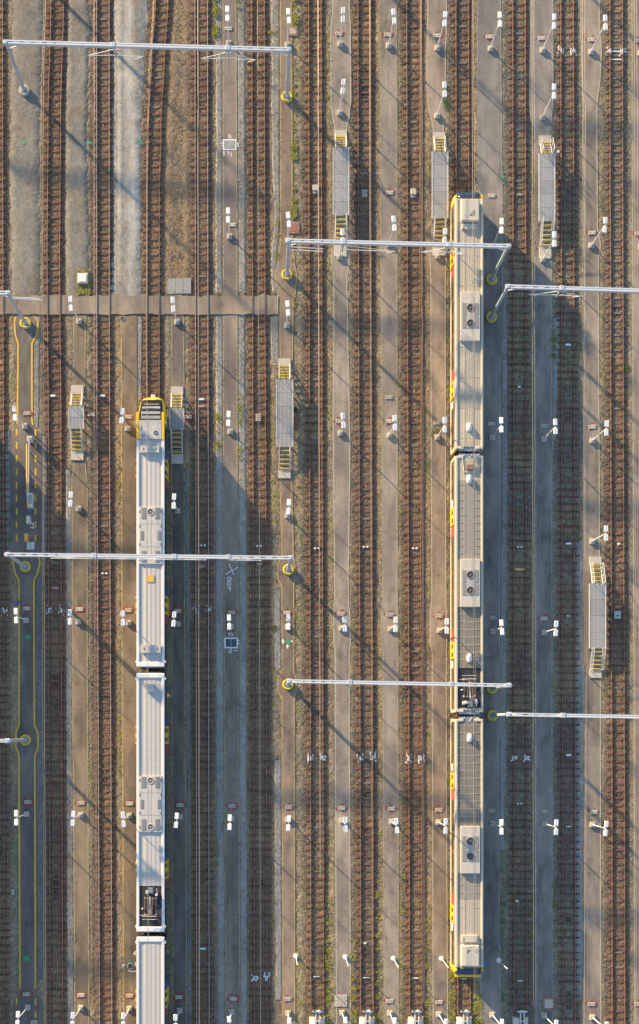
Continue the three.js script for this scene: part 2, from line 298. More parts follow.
{
  const step = 0.2, nx = Math.round(RXL / step), nz = Math.round(RZL / step);
  const pos = new Float32Array((nx + 1) * (nz + 1) * 3), uv = new Float32Array((nx + 1) * (nz + 1) * 2), idx = new Uint32Array(nx * nz * 6);
  const covers = [...WALKS.map(w => ({ ...w, top: WALKY })), ...GRAVELS.map(g => ({ ...g, top: GRAVY }))];
  for (let j = 0; j <= nz; j++) {
    const z = RZ0 + RZL * j / nz, py = NY + z * S;
    const act = covers.filter(c => py > c.y0 - 1 && py < c.y1 + 1).map(c => [c.L(py), c.R(py), c.top]);
    const tx = TRACKS.map(t => trackX(t, py)); tx.push(lerpKeys(OFFTRACK, py)[1]);
    for (let i = 0; i <= nx; i++) {
      const x = RX0 + RXL * i / nx, px = NX + x * S; const k = j * (nx + 1) + i;
      let d = 99; for (const t of tx) { const e = Math.abs(px - t); if (e < d) d = e; }
      let y = 0.0 + 0.05 * (vn(x * 4.7, z * 4.7) - 0.5) + 0.05 * (vn(x * 1.2 + 9, z * 1.2) - 0.5) + 0.02 * (rnd() - 0.5);
      y -= 0.012 * sm(15, 11, d);
      y += 0.03 * sm(12, 14.5, d) * sm(20, 16, d);
      for (const a of act) { if (px > a[0] - 0.5 && px < a[1] + 0.5) { const ins = Math.min(px - a[0], a[1] - px); y = Math.min(y, a[2] - 0.02 - (ins > 2.5 ? 0.12 : 0)); } }
      if (py > CROSS[0] - 1 && py < CROSS[1] + 1 && px < CROSS[3] + 1) y = Math.min(y, -0.05);
      pos[k * 3] = x; pos[k * 3 + 1] = y; pos[k * 3 + 2] = z; uv[k * 2] = i / nx; uv[k * 2 + 1] = j / nz;
    }
  }
  let q = 0; for (let j = 0; j < nz; j++) for (let i = 0; i < nx; i++) { const a = j * (nx + 1) + i, b = a + 1, c = a + nx + 1, e = c + 1; idx[q++] = a; idx[q++] = c; idx[q++] = b; idx[q++] = b; idx[q++] = c; idx[q++] = e; }
  const g = new THREE.BufferGeometry(); g.setAttribute('position', new THREE.BufferAttribute(pos, 3)); g.setAttribute('uv', new THREE.BufferAttribute(uv, 2)); g.setIndex(new THREE.BufferAttribute(idx, 1)); g.computeVertexNormals();
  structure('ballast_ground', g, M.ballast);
  const f = new THREE.PlaneGeometry(3000, 3000); f.rotateX(-Math.PI / 2); f.translate(0, -0.3, 0); structure('ground', f, M.far);
}
for (const g of GRAVELS) structure(g.name, stripGeo(g.L, g.R, g.y0, g.y1, GRAVY, 2, 4, 0.014), new THREE.MeshStandardMaterial({ map: gravelTex, bumpMap: bumpTex, bumpScale: 0.014, roughness: 1, color: new THREE.Color().setRGB(...g.c.map(v => v * 1.25)) }));

// flat painted ribbon through ground points (metres)
function ribbonGeo(pts, w, y) {
  const pos = [], uv = [], idx = [];
  for (let i = 0; i < pts.length; i++) {
    const a = pts[Math.max(0, i - 1)], b = pts[Math.min(pts.length - 1, i + 1)]; let dx = b[0] - a[0], dz = b[1] - a[1]; const l = Math.hypot(dx, dz) || 1; dx /= l; dz /= l;
    for (const s of [-1, 1]) { const x = pts[i][0] + s * dz * w / 2, z = pts[i][1] - s * dx * w / 2; pos.push(x, y, z); uv.push(...ruv(x, z)); }
    if (i) { const k = i * 2; idx.push(k - 2, k - 1, k, k - 1, k + 1, k); }
  }
  const g = new THREE.BufferGeometry(); g.setAttribute('position', new THREE.Float32BufferAttribute(pos, 3)); g.setAttribute('uv', new THREE.Float32BufferAttribute(uv, 2)); g.setIndex(idx); g.computeVertexNormals(); return g;
}
function edgeLine(parent, f, off, y0, y1, w, mat) { const pts = []; const n = Math.ceil((y1 - y0) / 2.5); for (let i = 0; i <= n; i++) { const py = y0 + (y1 - y0) * i / n; pts.push([X(f(py) + off), Z(py)]); } return mesh('edge_line', ribbonGeo(pts, w, WALKY + 0.004), mat, parent); }
const PLAT = [ // stepped crossing platforms: centre x, landing, stairs, deck, stairs, landing (photo rows), walkway number
  [340.5, 131, 137, 152, 219, 240, 257, 7, 7.6, 0], [438.8, 133, 139, 156, 222, 242, 256, 9, 7.6, 0], [545, 136, 143, 158, 225, 247, 259, 11, 7.6, 1],
  [77.6, 385.5, 393.5, 408.5, 431, 451, 460.5, 2, 7, 0], [177.2, 387, 394.5, 410.5, 432, 454, 464, 4, 7, 0], [284.5, 359, 366, 382, 449, 470, 478.5, 6, 8.1, 0], [595.2, 557, 564, 584.5, 649, 670, 678, 12, 7.9, 1],
];
WALKS.forEach((w, i) => {
  const o = structure('walkway', stripGeo(w.L, w.R, w.y0, w.y1, WALKY, 2.5, 1, 0, 0.25), walkMats[i]);
  const P = PLAT.find(p => p[7] === w.n); const segs = P ? [[w.y0 + 1, P[1] + 2], [P[6] - 2, w.y1]] : [[w.y0 + 1, w.y1]];
  if (w.line === 'bold') {
    for (const [a, b] of [[317, 425], [556, 988]]) { edgeLine(o, w.L, 1.0, a, b, 0.17, M.lineBold); edgeLine(o, w.R, -1.0, a, b, 0.17, M.lineBold); }
    for (const [a, b] of [[429, 552], [998, 1150]]) for (let y = a; y < b - 6; y += 13.2) for (const x of [16.7, 35.6]) mesh('dash', ribbonGeo([[X(x), Z(y)], [X(x), Z(y + 6.6)]], 0.16, WALKY + 0.004), M.lineBold, o);
  } else for (const [a, b] of segs) {
    const mat = { faint: M.lineFaint, left: M.lineYellow, yellow: M.lineYellow, cream: M.lineCream, thin: M.lineThin }[w.line], ww = { faint: 0.10, left: 0.14, yellow: 0.10, cream: 0.10, thin: 0.07 }[w.line];
    edgeLine(o, w.L, 0.8, a, b, ww, mat); if (w.line !== 'left') edgeLine(o, w.R, -0.8, a, b, ww, mat);
  }
});
{ // asphalt crossing, level with the rails
  const n = 420, pos = [], uv = [], idx = []; const k = CROSS;
  const top = x => k[0] + (fb(x * 0.14, 3) - .5) * 5, bot = x => k[1] + (fb(x * 0.12, 9) - .5) * 2.4;
  for (let i = 0; i <= n; i++) { const px = k[2] + (k[3] - k[2]) * i / n; for (const [py, y] of [[top(px), CROSSY - .3], [top(px), CROSSY], [bot(px), CROSSY], [bot(px), CROSSY - .3]]) { pos.push(X(px), y, Z(py)); uv.push(...ruv(X(px), Z(py))); } }
  for (let i = 0; i < n; i++) for (let q = 0; q < 3; q++) { const a = i * 4 + q; idx.push(a, a + 1, a + 4, a + 1, a + 5, a + 4); }
  const g = new THREE.BufferGeometry(); g.setAttribute('position', new THREE.Float32BufferAttribute(pos, 3)); g.setAttribute('uv', new THREE.Float32BufferAttribute(uv, 2)); g.setIndex(idx); const gi = g.toNonIndexed(); gi.computeVertexNormals();
  const o = structure('crossing_path', gi, new THREE.MeshStandardMaterial({ map: asphaltTex, bumpMap: bumpTex, bumpScale: 0.006, roughness: .92, color: new THREE.Color().setRGB(1, .86, .71), side: THREE.DoubleSide }));
  mesh('end_kerb', box(0.12, 0.3, (k[1] - k[0]) / S - .05), M.concrete, o, X(k[3]) + .07, CROSSY - .14, Z((k[0] + k[1]) / 2));
}

// ---------------------------------------------------------------- tracks
console.log('tracks');
const GH = 6.25 / S; // half gauge
function railGeo(pts, prof) {
  const n = prof.length, pos = [], idx = [];
  pts.forEach((p, i) => { const a = pts[Math.max(0, i - 1)], b = pts[Math.min(pts.length - 1, i + 1)]; let dx = b[0] - a[0], dz = b[1] - a[1]; const l = Math.hypot(dx, dz); dx /= l; dz /= l; for (const q of prof) pos.push(p[0] - dz * q[0] * -1 * -1, q[1], p[1] + dx * q[0]); });
  const quads = []; for (let i = 0; i < pts.length - 1; i++) for (let k = 0; k < n - 1; k++) { const a = i * n + k; idx.push(a, a + n, a + 1, a + 1, a + n, a + n + 1); }
  const g = new THREE.BufferGeometry(); g.setAttribute('position', new THREE.Float32BufferAttribute(pos, 3)); g.setIndex(idx); const gi = g.toNonIndexed(); gi.computeVertexNormals(); return gi;
}
const SLT = 0.05, RT = 0.18;
const railProf = [[-.07, SLT], [-.07, SLT + .02], [-.014, SLT + .035], [-.014, RT - .045], [-.038, RT - .035], [-.038, RT - .004], [.038, RT - .004], [.038, RT - .035], [.014, RT - .045], [.014, SLT + .035], [.07, SLT + .02], [.07, SLT]];
const headProf = [[-.037, RT - .006], [-.034, RT], [.034, RT], [.037, RT - .006]];
const sleeperGeo = [box(2.45, .16, .21), box(2.35, .15, .20), box(2.5, .16, .22)], clipGeo = box(.17, .05, .15);
const DOUBLE = m => { m.side = THREE.DoubleSide; return m; }; DOUBLE(M.rail); DOUBLE(M.railHead); DOUBLE(M.railBright);
const trackNames = ['', 'first', 'second', 'third', 'fourth', 'fifth', 'sixth', 'seventh', 'eighth', 'ninth', 'tenth', 'eleventh', 'twelfth', 'thirteenth', 'fourteenth'];
const extra = { 3: ', under the white-rimmed train', 9: ', under the cream-rimmed train', 0: ', cut by the photo edge' };
function buildTrack(t, ti, label) {
  const yEnd = t.end || 1154, cx = X(trackX(t, 512));
  const g = thing('railway_track', label, 'railway track', cx, 0, Z(512), 'parallel tracks of the yard');
  const path = []; for (let py = -130; ; py += 12) { const q = Math.min(py, yEnd); path.push([X(trackX(t, q)) - cx, Z(q) - Z(512)]); if (q === yEnd) break; }
  for (const s of [-1, 1]) { const p = path.map(a => [a[0] + s * GH, a[1]]); const r = mesh('rail', railGeo(p, railProf), M.rail, g); mesh('rail_head', railGeo(p, headProf), [2, 4].includes(ti) ? M.railBright : M.railHead, r); }
  const clips = [];
  for (let py = -128; py < yEnd - 1; py += 7.35) {
    const inCross = py > CROSS[0] - 2 && py < CROSS[1] + 2 && ti <= 5; const slope = (trackX(t, py + 4) - trackX(t, py - 4)) / 8;
    const x = X(trackX(t, py)) - cx, z = Z(py) - Z(512) + rr(-.035, .035);
    if (!inCross) {
      const conc = ti === 12 && py < 330 + 60 * rnd() || ti === 10 && rnd() < .06;
      const m = mesh('sleeper', sleeperGeo[(rnd() * 3) | 0], conc ? M.concreteSleepers[(rnd() * 2) | 0] : M.sleepers[rnd() < .05 ? 6 : (rnd() * 6) | 0], g, x + rr(-.03, .03), SLT - .08 - rr(0, .018), z);
      m.rotation.y = -slope + rr(-.012, .012);
      for (const s of [-1, 1]) for (const q of [-1, 1]) { const c = clipGeo.clone(); c.translate(x + s * GH + q * .13, SLT + .012, z); clips.push(c); }
    }
  }
  const f = mesh('fastenings', mergeGeometries(clips), M.clip, g); f.userData.kind = 'stuff';
  return g;
}
TRACKS.forEach((t, i) => { if (i < 13) buildTrack(t, i, `rusty railway track, ${trackNames[i + 1]} from the left edge${extra[i] || ''}`); });
buildTrack(TRACKS[13], 13, 'railway track just outside the right edge of the photo');
buildTrack({ k: OFFTRACK }, 14, 'railway track outside the left edge under a parked train');

// overhead wires
const WIREH = 6.2;
TRACKS.slice(0, 13).forEach((t, i) => {
  const y1 = t.end ? (i === 6 ? 880 : 990) : 1154; const g = thing('contact_wire', `thin overhead wire strung above the ${trackNames[i + 1]} track from the left`, 'overhead wire', X(trackX(t, 512)), 0, Z(512), 'overhead wires above the tracks');
  const pts = []; for (let py = -130; py <= y1; py += 40) pts.push(new THREE.Vector3(X(trackX(t, py)) - X(trackX(t, 512)) + (i === 6 ? .05 : rr(-.02, .02)), 0, Z(py) - Z(512)));
  const a = pts.map(p => p.clone().setY(WIREH)); const b = pts.map((p, k) => p.clone().setY(WIREH + 0.9 + 0.12 * Math.sin(k)));
  const r = i === 6 ? .032 : .021;
  mesh('contact_line', new THREE.TubeGeometry(new THREE.CatmullRomCurve3(a), 60, r, 5), M.wire, g);
  mesh('carrier_line', new THREE.TubeGeometry(new THREE.CatmullRomCurve3(b), 60, r * .7, 5), M.wire, g);
});

// ---------------------------------------------------------------- overhead portals
console.log('portals');
const PH = 9.04;
function portal(label, ax, ay, bx, by, o) {
  const g = thing('overhead_portal', label, 'overhead portal', X(ax), 0, Z(ay), 'portals carrying the overhead wires');
  const bX = X(bx) - X(ax), bZ = Z(by) - Z(ay), len = Math.hypot(bX, bZ), ang = Math.atan2(-bZ, bX);
  const masts = []; if (o.a !== false) masts.push([0, 0, o.ringA ?? 1]); if (o.b !== false) masts.push([bX, bZ, o.ringB ?? 1]);
  for (const [x, z, ring] of masts) {
    const m = mesh('mast', cyl(.15, .21, PH, 16), M.galv, g, x, PH / 2, z);
    mesh('mast_cap', box(.5, .3, .5, .04), M.galv, m, 0, PH / 2 - .25, 0);
    const f = mesh('foundation', cyl(.56, .60, .34, 24), M.paleConcrete, g, x, .17, z);
    if (ring) mesh('yellow_ring', new THREE.TorusGeometry(.50, .12, 8, 28).rotateX(Math.PI / 2), M.yellowRing, f, 0, .15, 0);
    mesh('base_plate', box(.62, .05, .62), M.steel, f, 0, .19, 0);
  }
  const beam = new THREE.Group(); beam.name = 'beam'; beam.rotation.y = ang; g.add(beam); const y = PH - .25, over = .25, L = len + over * 2, c = len / 2;
  for (const s of [-1, 1]) { mesh('chord', box(L, .36, .06), M.galvLight, beam, c, y, s * .155); mesh('chord_flange', box(L, .03, .13), M.galvLight, beam, c, y + .195, s * .12); }
  const endL = Math.min(5.2, len * .2);
  mesh('cover_plate', box(len - endL * 2, .035, .22), M.galvLight, beam, c, y + .17, 0);
  for (const e of [0, 1]) for (let k = 0; k < 5; k++) { const d = -over + .12 + k * endL / 4.4; mesh('batten', box(k === 0 ? .4 : .7, .03, .24), M.galvLight, beam, e ? len - d : d, y + .17, 0); }
  for (const q of [.27, .5, .73]) mesh('splice_band', box(.12, .41, .38), M.galv, beam, len * q, y, 0);
  // braces below the beam ends
  if (o.a !== false) rod('brace', [.1, PH - 1.3, 0], [1.5, y - .18, 0], .05, M.galvLight, beam); if (o.b !== false) rod('brace', [len - .1, PH - 1.3, 0], [len - 1.5, y - .18, 0], .05, M.galvLight, beam);
  for (const [px, l, r] of o.drops || []) { // hanging posts with the arms that hold the wires
    const x = (X(px) - X(ax)) * Math.sign(bX), aY = 7.15;
    mesh('clamp', box(.46, .5, .5, .03), M.galv, beam, x, y, 0);
    mesh('hanger', cyl(.09, .09, 2.1, 10), M.galv, beam, x, y - 1.1, 0);
    for (const [s, w] of [[-1, l], [1, r]]) if (w) {
      const e = [x + s * w, aY - .1, .05]; rod('arm', [x, aY, .05], e, .035, M.white, beam); rod('arm', [x, aY + 1.05, .05], [x + s * w * .92, aY - .02, .05], .03, M.white, beam);
      rod('insulator', [x + s * .25, aY + .97, .05], [x + s * .75, aY + .75, .05], .075, M.insulator, beam);
      rod('insulator', [x + s * .25, aY, .05], [x + s * .75, aY - .02, .05], .075, M.insulator, beam);
      rod('registration_arm', e, [x + s * (w - .9), 6.35, -.1], .022, M.white, beam);
    }
  }
  for (const [px, w] of o.arms || []) { const q = Math.sign(bX), x = (X(px) - X(ax)) * q; for (const [d, h] of [[0, 7.4], [.12, 7.0], [-.12, 8.1]]) rod('arm', [x, h, d], [x + w * q, h - .25, d], .04, M.white, beam); }
  return g;
}
portal('pale blue overhead portal at the top left over gravel beds', 24.4, 91, 287, 98, { ringA: 0, drops: [[124, 2.9, 2.9], [230.5, 2.9, 2.9]] });
portal('overhead portal whose beam crosses the front half of the cream-rimmed train', 287, 275.5, 491, 280.5, { drops: [[338, 0, 5.6], [436, 2.6, 2.0]], arms: [[287.5, 3.6]] });
portal('overhead portal leaving the right edge beside the cream-rimmed train', 490.8, 318, 742, 326, { b: true, drops: [[541, 2.9, 2.6], [642, 2.6, 2.6]] });
portal('overhead portal whose beam crosses the front carriage of the white-rimmed train', 25.8, 567, 288.5, 570, { drops: [[106.5, 4.9, 4.6], [181, 4, 3.2], [231, 0, 3.4]] });
portal('overhead portal whose beam crosses the dark pantograph well', 288, 684.5, 491.5, 688.5, { drops: [[344, 2.8, 2.8], [438, 2.6, 2.6]] });
portal('lower overhead portal leaving the right edge, beginning at a yellow ring', 492, 715.5, 742, 720, { drops: [[542, 2.8, 2.8], [642, 2.6, 2.6]] });
portal('overhead portal leaving the left edge at a yellow ring, lower left', 26, 740, -222, 737, { drops: [[-30, 2.6, 2.6]] });
portal('overhead portal leaving the left edge beside the asphalt crossing', 26, 324, -222, 320, { drops: [] , arms: [[27, 3.0]] });
portal('overhead portal above the top left corner outside the photo', -222, -60, 26, -34, { drops: [[-30, 2.6, 2.6], [-120, 2.6, 2.6]] });
portal('overhead portal above the top edge outside the photo', 287, -104, 491, -100, { drops: [[340, 2.6, 2.6], [438, 2.6, 2.6]] });

// ---------------------------------------------------------------- trains
console.log('trains');
const ROOF = 3.82;
const rz = (py, h = 4) => ZH(py, h);
function extrudeZ(shapePts, z0, z1) { const s = new THREE.Shape(shapePts.map(p => new THREE.Vector2(p[0], p[1]))); const g = new THREE.ExtrudeGeometry(s, { depth: z1 - z0, bevelEnabled: false }); g.translate(0, 0, z0); return g; }
const HWD = 1.505; // half width
const bodyProf = [[-1.42, .75], [-HWD, 1.05], [-HWD, 3.5], [-1.46, ROOF - .02], [1.46, ROOF - .02], [HWD, 3.5], [HWD, 1.05], [1.42, .75]];
// corrugated roof sheet
function roofProf(w, ribs, d) { const p = [[-w, ROOF - .1]]; const n = ribs * 4; for (let i = 0; i <= n; i++) { const t = i / n, k = i % 4; p.push([-w + 2 * w * t, ROOF + .02 + .05 * (1 - (2 * t - 1) ** 2) + ((k === 1 || k === 2) ? d : 0)]); } p.push([w, ROOF - .1]); return p; }
function nose(parent, zTip, dir, o) { // lofted cab front: rings from the tip back to the body
  const N = 12, K = 20, rings = [];
  for (let i = 0; i <= N; i++) { const t = i / N, e = Math.pow(t, o.pw || .5), w = o.w0 + (HWD - o.w0) * Math.sin(e * Math.PI / 2), top = o.h0 + (ROOF + .12 - o.h0) * Math.pow(Math.sin(t * Math.PI / 2), o.ph || .8); rings.push([zTip + dir * o.len * t, w, top]); }
  const pt = (r, a, out = 0) => { const [z, w, top] = r; const c = Math.cos(a), s = Math.sin(a), ex = 2 / 5; return [(w + out) * Math.sign(c) * Math.pow(Math.abs(c), ex), .22 + (top - .22 + out) * Math.pow(Math.max(0, s), ex), z - dir * out]; };
  const make = (i0, i1, a0, a1, out) => { const pos = [], idx = []; for (let i = i0; i <= i1; i++) for (let k = 0; k <= K; k++) pos.push(...pt(rings[i], a0 + (a1 - a0) * k / K, out)); for (let i = 0; i < i1 - i0; i++) for (let k = 0; k < K; k++) { const a = i * (K + 1) + k, b = a + K + 1; dir > 0 ? idx.push(a, a + 1, b, a + 1, b + 1, b) : idx.push(a, b, a + 1, a + 1, b, b + 1); } if (i0 === 0 && !out) { const c = pos.length / 3; pos.push(0, .22 + (rings[0][2] - .22) / 2, zTip); for (let k = 0; k < K; k++) idx.push(c, k + (dir > 0 ? 1 : 0), k + (dir > 0 ? 0 : 1)); } const g = new THREE.BufferGeometry(); g.setAttribute('position', new THREE.Float32BufferAttribute(pos, 3)); g.setIndex(idx); g.computeVertexNormals(); return g; };
  const n = mesh('cab_front', make(0, N, 0, Math.PI, 0), DOUBLE(M.trainYellow), parent);
  mesh('windscreen', make(o.g0, o.g1, o.ga, Math.PI - o.ga, .03), o.glass, n);
  return n;
}
function bogies(g, z0, z1) { for (const z of [z0 + 4.2, z1 - 4.2]) { const b = mesh('bogie', box(2.1, .35, 3.2), M.under, g, 0, .55, z); for (const dz of [-1.25, 1.25]) for (const s of [-1, 1]) mesh('wheel', new THREE.CylinderGeometry(.44, .44, .13, 20).rotateZ(Math.PI / 2), M.darkSteel, b, s * .74, .08, dz); } mesh('underframe', box(2.3, .4, (z1 - z0) * .5), M.under, g, 0, .62, (z0 + z1) / 2); for (const s of [-1, 1]) mesh('side_skirt', box(.06, .62, z1 - z0 - 1.2), M.under, g, s * 1.38, .5, (z0 + z1) / 2); }
function fan(parent, x, y, z, r, o2) { const f = mesh('fan', new THREE.TorusGeometry(r, .05, 6, 24).rotateX(Math.PI / 2), o2 ? M.ventDark : M.vent, parent, x, y, z); mesh('fan_grille', cyl(r * .95, r * .95, .02, 24), o2 || M.ventDark, f, 0, -.01, 0); mesh('fan_hub', cyl(r * .3, r * .3, .05, 12), o2 ? M.ventDark : M.vent, f, 0, .01, 0); for (let k = 0; k < 6; k++) { const b = mesh('fan_blade', box(r * .62, .012, .05), M.slot, f, Math.cos(k * Math.PI / 3) * r * .6, .012, Math.sin(k * Math.PI / 3) * r * .6); b.rotation.y = -k * Math.PI / 3; } return f; }
function louvre(parent, x, y, z, w, d, along = 'z', n = 6) { const f = mesh('louvre', box(w, .05, d), M.ventDark, parent, x, y, z); for (let k = 0; k < n; k++) { const q = (k + .5) / n - .5; const m = mesh('louvre_slat', along === 'z' ? box(w * .92, .03, d / n * .45) : box(w / n * .45, .03, d * .96), M.vent, f, along === 'z' ? 0 : q * w, .03, along === 'z' ? q * d : 0); if (along === 'z') m.rotation.x = .25; } return f; }
function pantograph(parent, z0, z1, flip) { // lowered single-arm collector on its base in the well
  const y = ROOF - .3, zc = (z0 + z1) / 2, s = flip ? -1 : 1, Lh = (z1 - z0) / 2; const P = new THREE.Group(); P.name = 'pantograph'; P.position.set(0, y, zc); parent.add(P);
  for (const [x, z] of [[-.6, -.9], [.6, -.9], [-.6, .9], [.6, .9]]) mesh('insulator', new THREE.CylinderGeometry(.07, .11, .3, 10), M.insulator, P, x, .15, z * s);
  for (const x of [-.6, .6]) mesh('base_bar', box(.08, .08, 2.1), M.copper, P, x, .34, 0); for (const z of [-.9, .9]) mesh('base_bar', box(1.3, .08, .08), M.steel, P, 0, .36, z);
  rod('lower_arm', [0, .42, .7 * s], [0, .62, -1.1 * s], .06, M.offWhite, P); rod('upper_arm', [-.3, .62, -1.1 * s], [-.14, .6, 1.1 * s], .035, M.copper, P); rod('upper_arm', [.3, .62, -1.1 * s], [.14, .6, 1.1 * s], .035, M.copper, P);
  for (const d of [-.16, .16]) { rod('collector_strip', [-.62, .68, 1.15 * s + d], [.62, .68, 1.15 * s + d], .035, M.insulator, P); for (const e of [-1, 1]) rod('collector_horn', [e * .62, .68, 1.15 * s + d], [e * .86, .55, 1.15 * s + d], .03, M.copper, P); }
  mesh('drive_box', box(.5, .28, .6, .03), M.steel, P, .05, .3, -1.75 * s); mesh('breaker', cyl(.16, .2, .5, 12), M.insulator, P, -.35, .3, -1.55 * s); mesh('breaker', cyl(.14, .14, .35, 12), M.white, P, .65, .25, -1.3 * s); mesh('arrester', cyl(.09, .09, .5, 10), M.offWhite, P, -.85, .3, .2);
  rod('busbar', [-1.1, .45, .9 * s], [.0, .45, .85 * s], .025, M.offWhite, P); rod('busbar', [.75, .4, -1.2 * s], [.7, .4, -2.0 * s], .03, M.offWhite, P); rod('cable', [0, .4, .9 * s], [-.1, .1, 1.9 * s], .03, M.rubber, P);
}
// white-rimmed train -----------------------------------------
function whiteCar(name, label, cx, pA, pB, o, group) {
  const zA = rz(pA, o.nose ? 1.7 : 4), zB = rz(pB), zc = (zA + zB) / 2, g = thing(name, label, 'train carriage', cx, 0, zc, group); const a = zA - zc, b = zB - zc, r = (py, h = 4) => rz(py, h) - zc;
  const bodyA = o.nose ? a + 3.25 : a + .25, roofA = o.nose ? a + 3.2 : a + .3;
  const body = mesh('body', extrudeZ(bodyProf, bodyA, b - .25), M.trainDark, g); bogies(g, a, b);
  const wellA = o.well ? r(o.well[0]) : b - .45, wellB = o.well ? r(o.well[1]) : 0;
  mesh('roof_sheet', extrudeZ(roofProf(1.2, 5, .013), roofA, wellA), M.trainRoof, g);
  // rims along both sides and over the ends
  const rimA = o.nose ? r(440) : a + .2;
  for (const s of [-1, 1]) { mesh('roof_rim', box(.30, .26, b - .2 - rimA, .06), M.trainWhite, g, s * 1.355, ROOF + .02, (rimA + b - .2) / 2); if (o.nose) mesh('roof_rim', box(.30, .34, rimA - (a + 2.3), .06), M.trainYellow, g, s * 1.355, ROOF + .02, (rimA + a + 2.3) / 2); }
  for (const [z, on] of [[a + .28, !o.nose], [b - .28, true]]) if (on) { mesh('end_rim', box(3.02, .36, .55, .1), M.trainWhite, g, 0, ROOF, z); for (const s of [-1, 1]) mesh('end_lamp', cyl(.16, .16, .3, 12), M.trainWhite, g, s * 1.5, ROOF - .02, z + (z < 0 ? .3 : -.3)); }
  for (const e of o.nose ? [1] : [-1, 1]) mesh('gangway_bellows', box(2.2, 2.9, .34, .05), M.rubber, g, 0, 2.35, e < 0 ? a + .02 : b - .02);
  // side: windows, doors and coloured panels
  for (const s of [-1, 1]) {
    for (let z = bodyA + 1.0; z < b - 2; z += 2.15) { if (o.doors.some(d => Math.abs(r(d, 2.2) - z) < 2.9)) continue; for (const y of [1.75, 3.05]) mesh('side_window', box(.03, .72, 1.7, .012), M.glass, g, s * (HWD + .005), y, z); }
    for (const d of o.doors) { const z = r(d, 2.2); const dr = mesh('door', box(.26, 2.35, 1.95, .04), M.trainYellow, g, s * (HWD + .07), 2.0, z); for (const q of [-.48, .48]) { mesh('door_window', box(.03, .95, .5, .012), M.glass, dr, s * .12, .3, q); mesh('door_top_light', box(.16, .02, .44), M.glass, dr, s * .03, 1.18, q); }; mesh('side_panel', box(.16, 2.2, .85, .03), M.trainBlue, g, s * (HWD + .05), 2.1, z - 1.45); mesh('side_panel', box(.16, 1.8, .95, .03), M.trainRed, g, s * (HWD + .05), 1.9, z + 1.5); }
    mesh('sill', box(.04, .14, b - bodyA - .6), M.steel, g, s * (HWD + .01), 1.0, (bodyA + b) / 2);
  }
  if (o.nose) {
    nose(g, a, 1, { len: 3.3, w0: .78, h0: 1.5, pw: .42, ph: .75, g0: 2, g1: 12, ga: .88, glass: M.glass });
    for (const [t, w, d, mt] of [[.36, 1.7, .10, M.steel], [.50, 1.95, .26, M.slab], [.60, 1.5, .05, M.rubber], [.70, 2.05, .3, M.steel], [.86, 2.1, .34, M.slab]]) mesh('windscreen_band', box(w, .03, d), mt, g, 0, 1.5 + (ROOF + .12 - 1.5) * Math.pow(Math.sin(t * Math.PI / 2), .75) + .05, a + 3.3 * t).rotation.x = -.75 * (1 - t);
    mesh('coupler', box(.5, .4, .6, .05), M.offWhite, g, 0, .95, a - .15); for (const s of [-1, 1]) mesh('marker_lamp', cyl(.09, .09, .22, 10), M.trainWhite, g, s * 1.58, ROOF - .1, r(422));
    const p = mesh('cab_roof_panel', box(2.38, .16, r(439) - r(420), .03), M.trainPanel, g, 0, ROOF + .12, (r(420) + r(439)) / 2);
    mesh('roof_emblem', new THREE.TorusGeometry(.19, .05, 6, 20).rotateX(Math.PI / 2), M.slot, p, .55, .085, .35); mesh('panel_seam', box(.02, .01, 1.9), M.slot, p, -.2, .082, 0);
    for (let k = 0; k < 3; k++) mesh('stencil_mark', box(.42, .008, .06), M.slot, p, -.8, .083, .55 + k * .13); mesh('stencil_mark', box(.08, .008, .4), M.slot, p, -.95, .083, -.2);
  }
  for (const [x0, x1, y0, y1, h] of o.boxes || []) { const w = (x1 - x0) / S * .968, d = (y1 - y0) / S * .968; const m = mesh('roof_box', box(w, h, d, .03), M.trainPanel, g, XH((x0 + x1) / 2, 4) - cx, ROOF + .1 + h / 2, r((y0 + y1) / 2)); if (w > 1) for (const q of [-.32, .32]) mesh('vent_hole', box(.12, .02, .28), M.slot, m, q * w, h / 2, 0); }
  for (const [x0, x1, y0, y1, mt] of o.patch || []) mesh('roof_patch', box((x1 - x0) / S * .968, .03, (y1 - y0) / S * .968), mt, g, XH((x0 + x1) / 2, 4) - cx, ROOF + .115, r((y0 + y1) / 2));
  for (const [y0, y1, f0, f1] of o.units || []) { // flat equipment covers with fans and louvres
    const z0 = r(y0), z1 = r(y1), d = z1 - z0; const u = mesh('equipment_cover', box(2.4, .2, d, .03), M.trainPanel, g, 0, ROOF + .13, (z0 + z1) / 2);
    const U = (py) => r(py) - (z0 + z1) / 2; fan(u, 0, .11, U(f0), .33); if (f1) fan(u, 0, .11, U(f1), .33);
    for (const s of [-1, 1]) { for (const q of [.1, .5, .9]) louvre(u, s * (q === .5 ? .92 : .74), .1, -d / 2 + d * (q === .1 ? .11 : q === .9 ? .87 : .5), q === .5 ? .3 : .46, q === .5 ? .95 : 1.2, q === .5 ? 'x' : 'x', 5); for (const q of [.08, .34, .66, .92]) mesh('lifting_slot', box(.1, .06, .32), M.slot, u, s * 1.14, .085, -d / 2 + d * q); }
    for (const q of [.3, .7]) mesh('cover_seam', box(2.3, .012, .025), M.slot, u, 0, .101, -d / 2 + d * q); mesh('cover_seam', box(.02, .012, d * .9), M.slot, u, .08, .101, 0);
  }
  if (o.well) { mesh('well_floor', box(2.4, .06, wellB - wellA), M.wellFloor, g, 0, ROOF + .0, (wellA + wellB) / 2); const P = new THREE.Group(); pantograph(g, wellA, wellB, false); g.children[g.children.length - 1].position.y = ROOF + .03; }
  return g;
}
const LX = X(154.2);
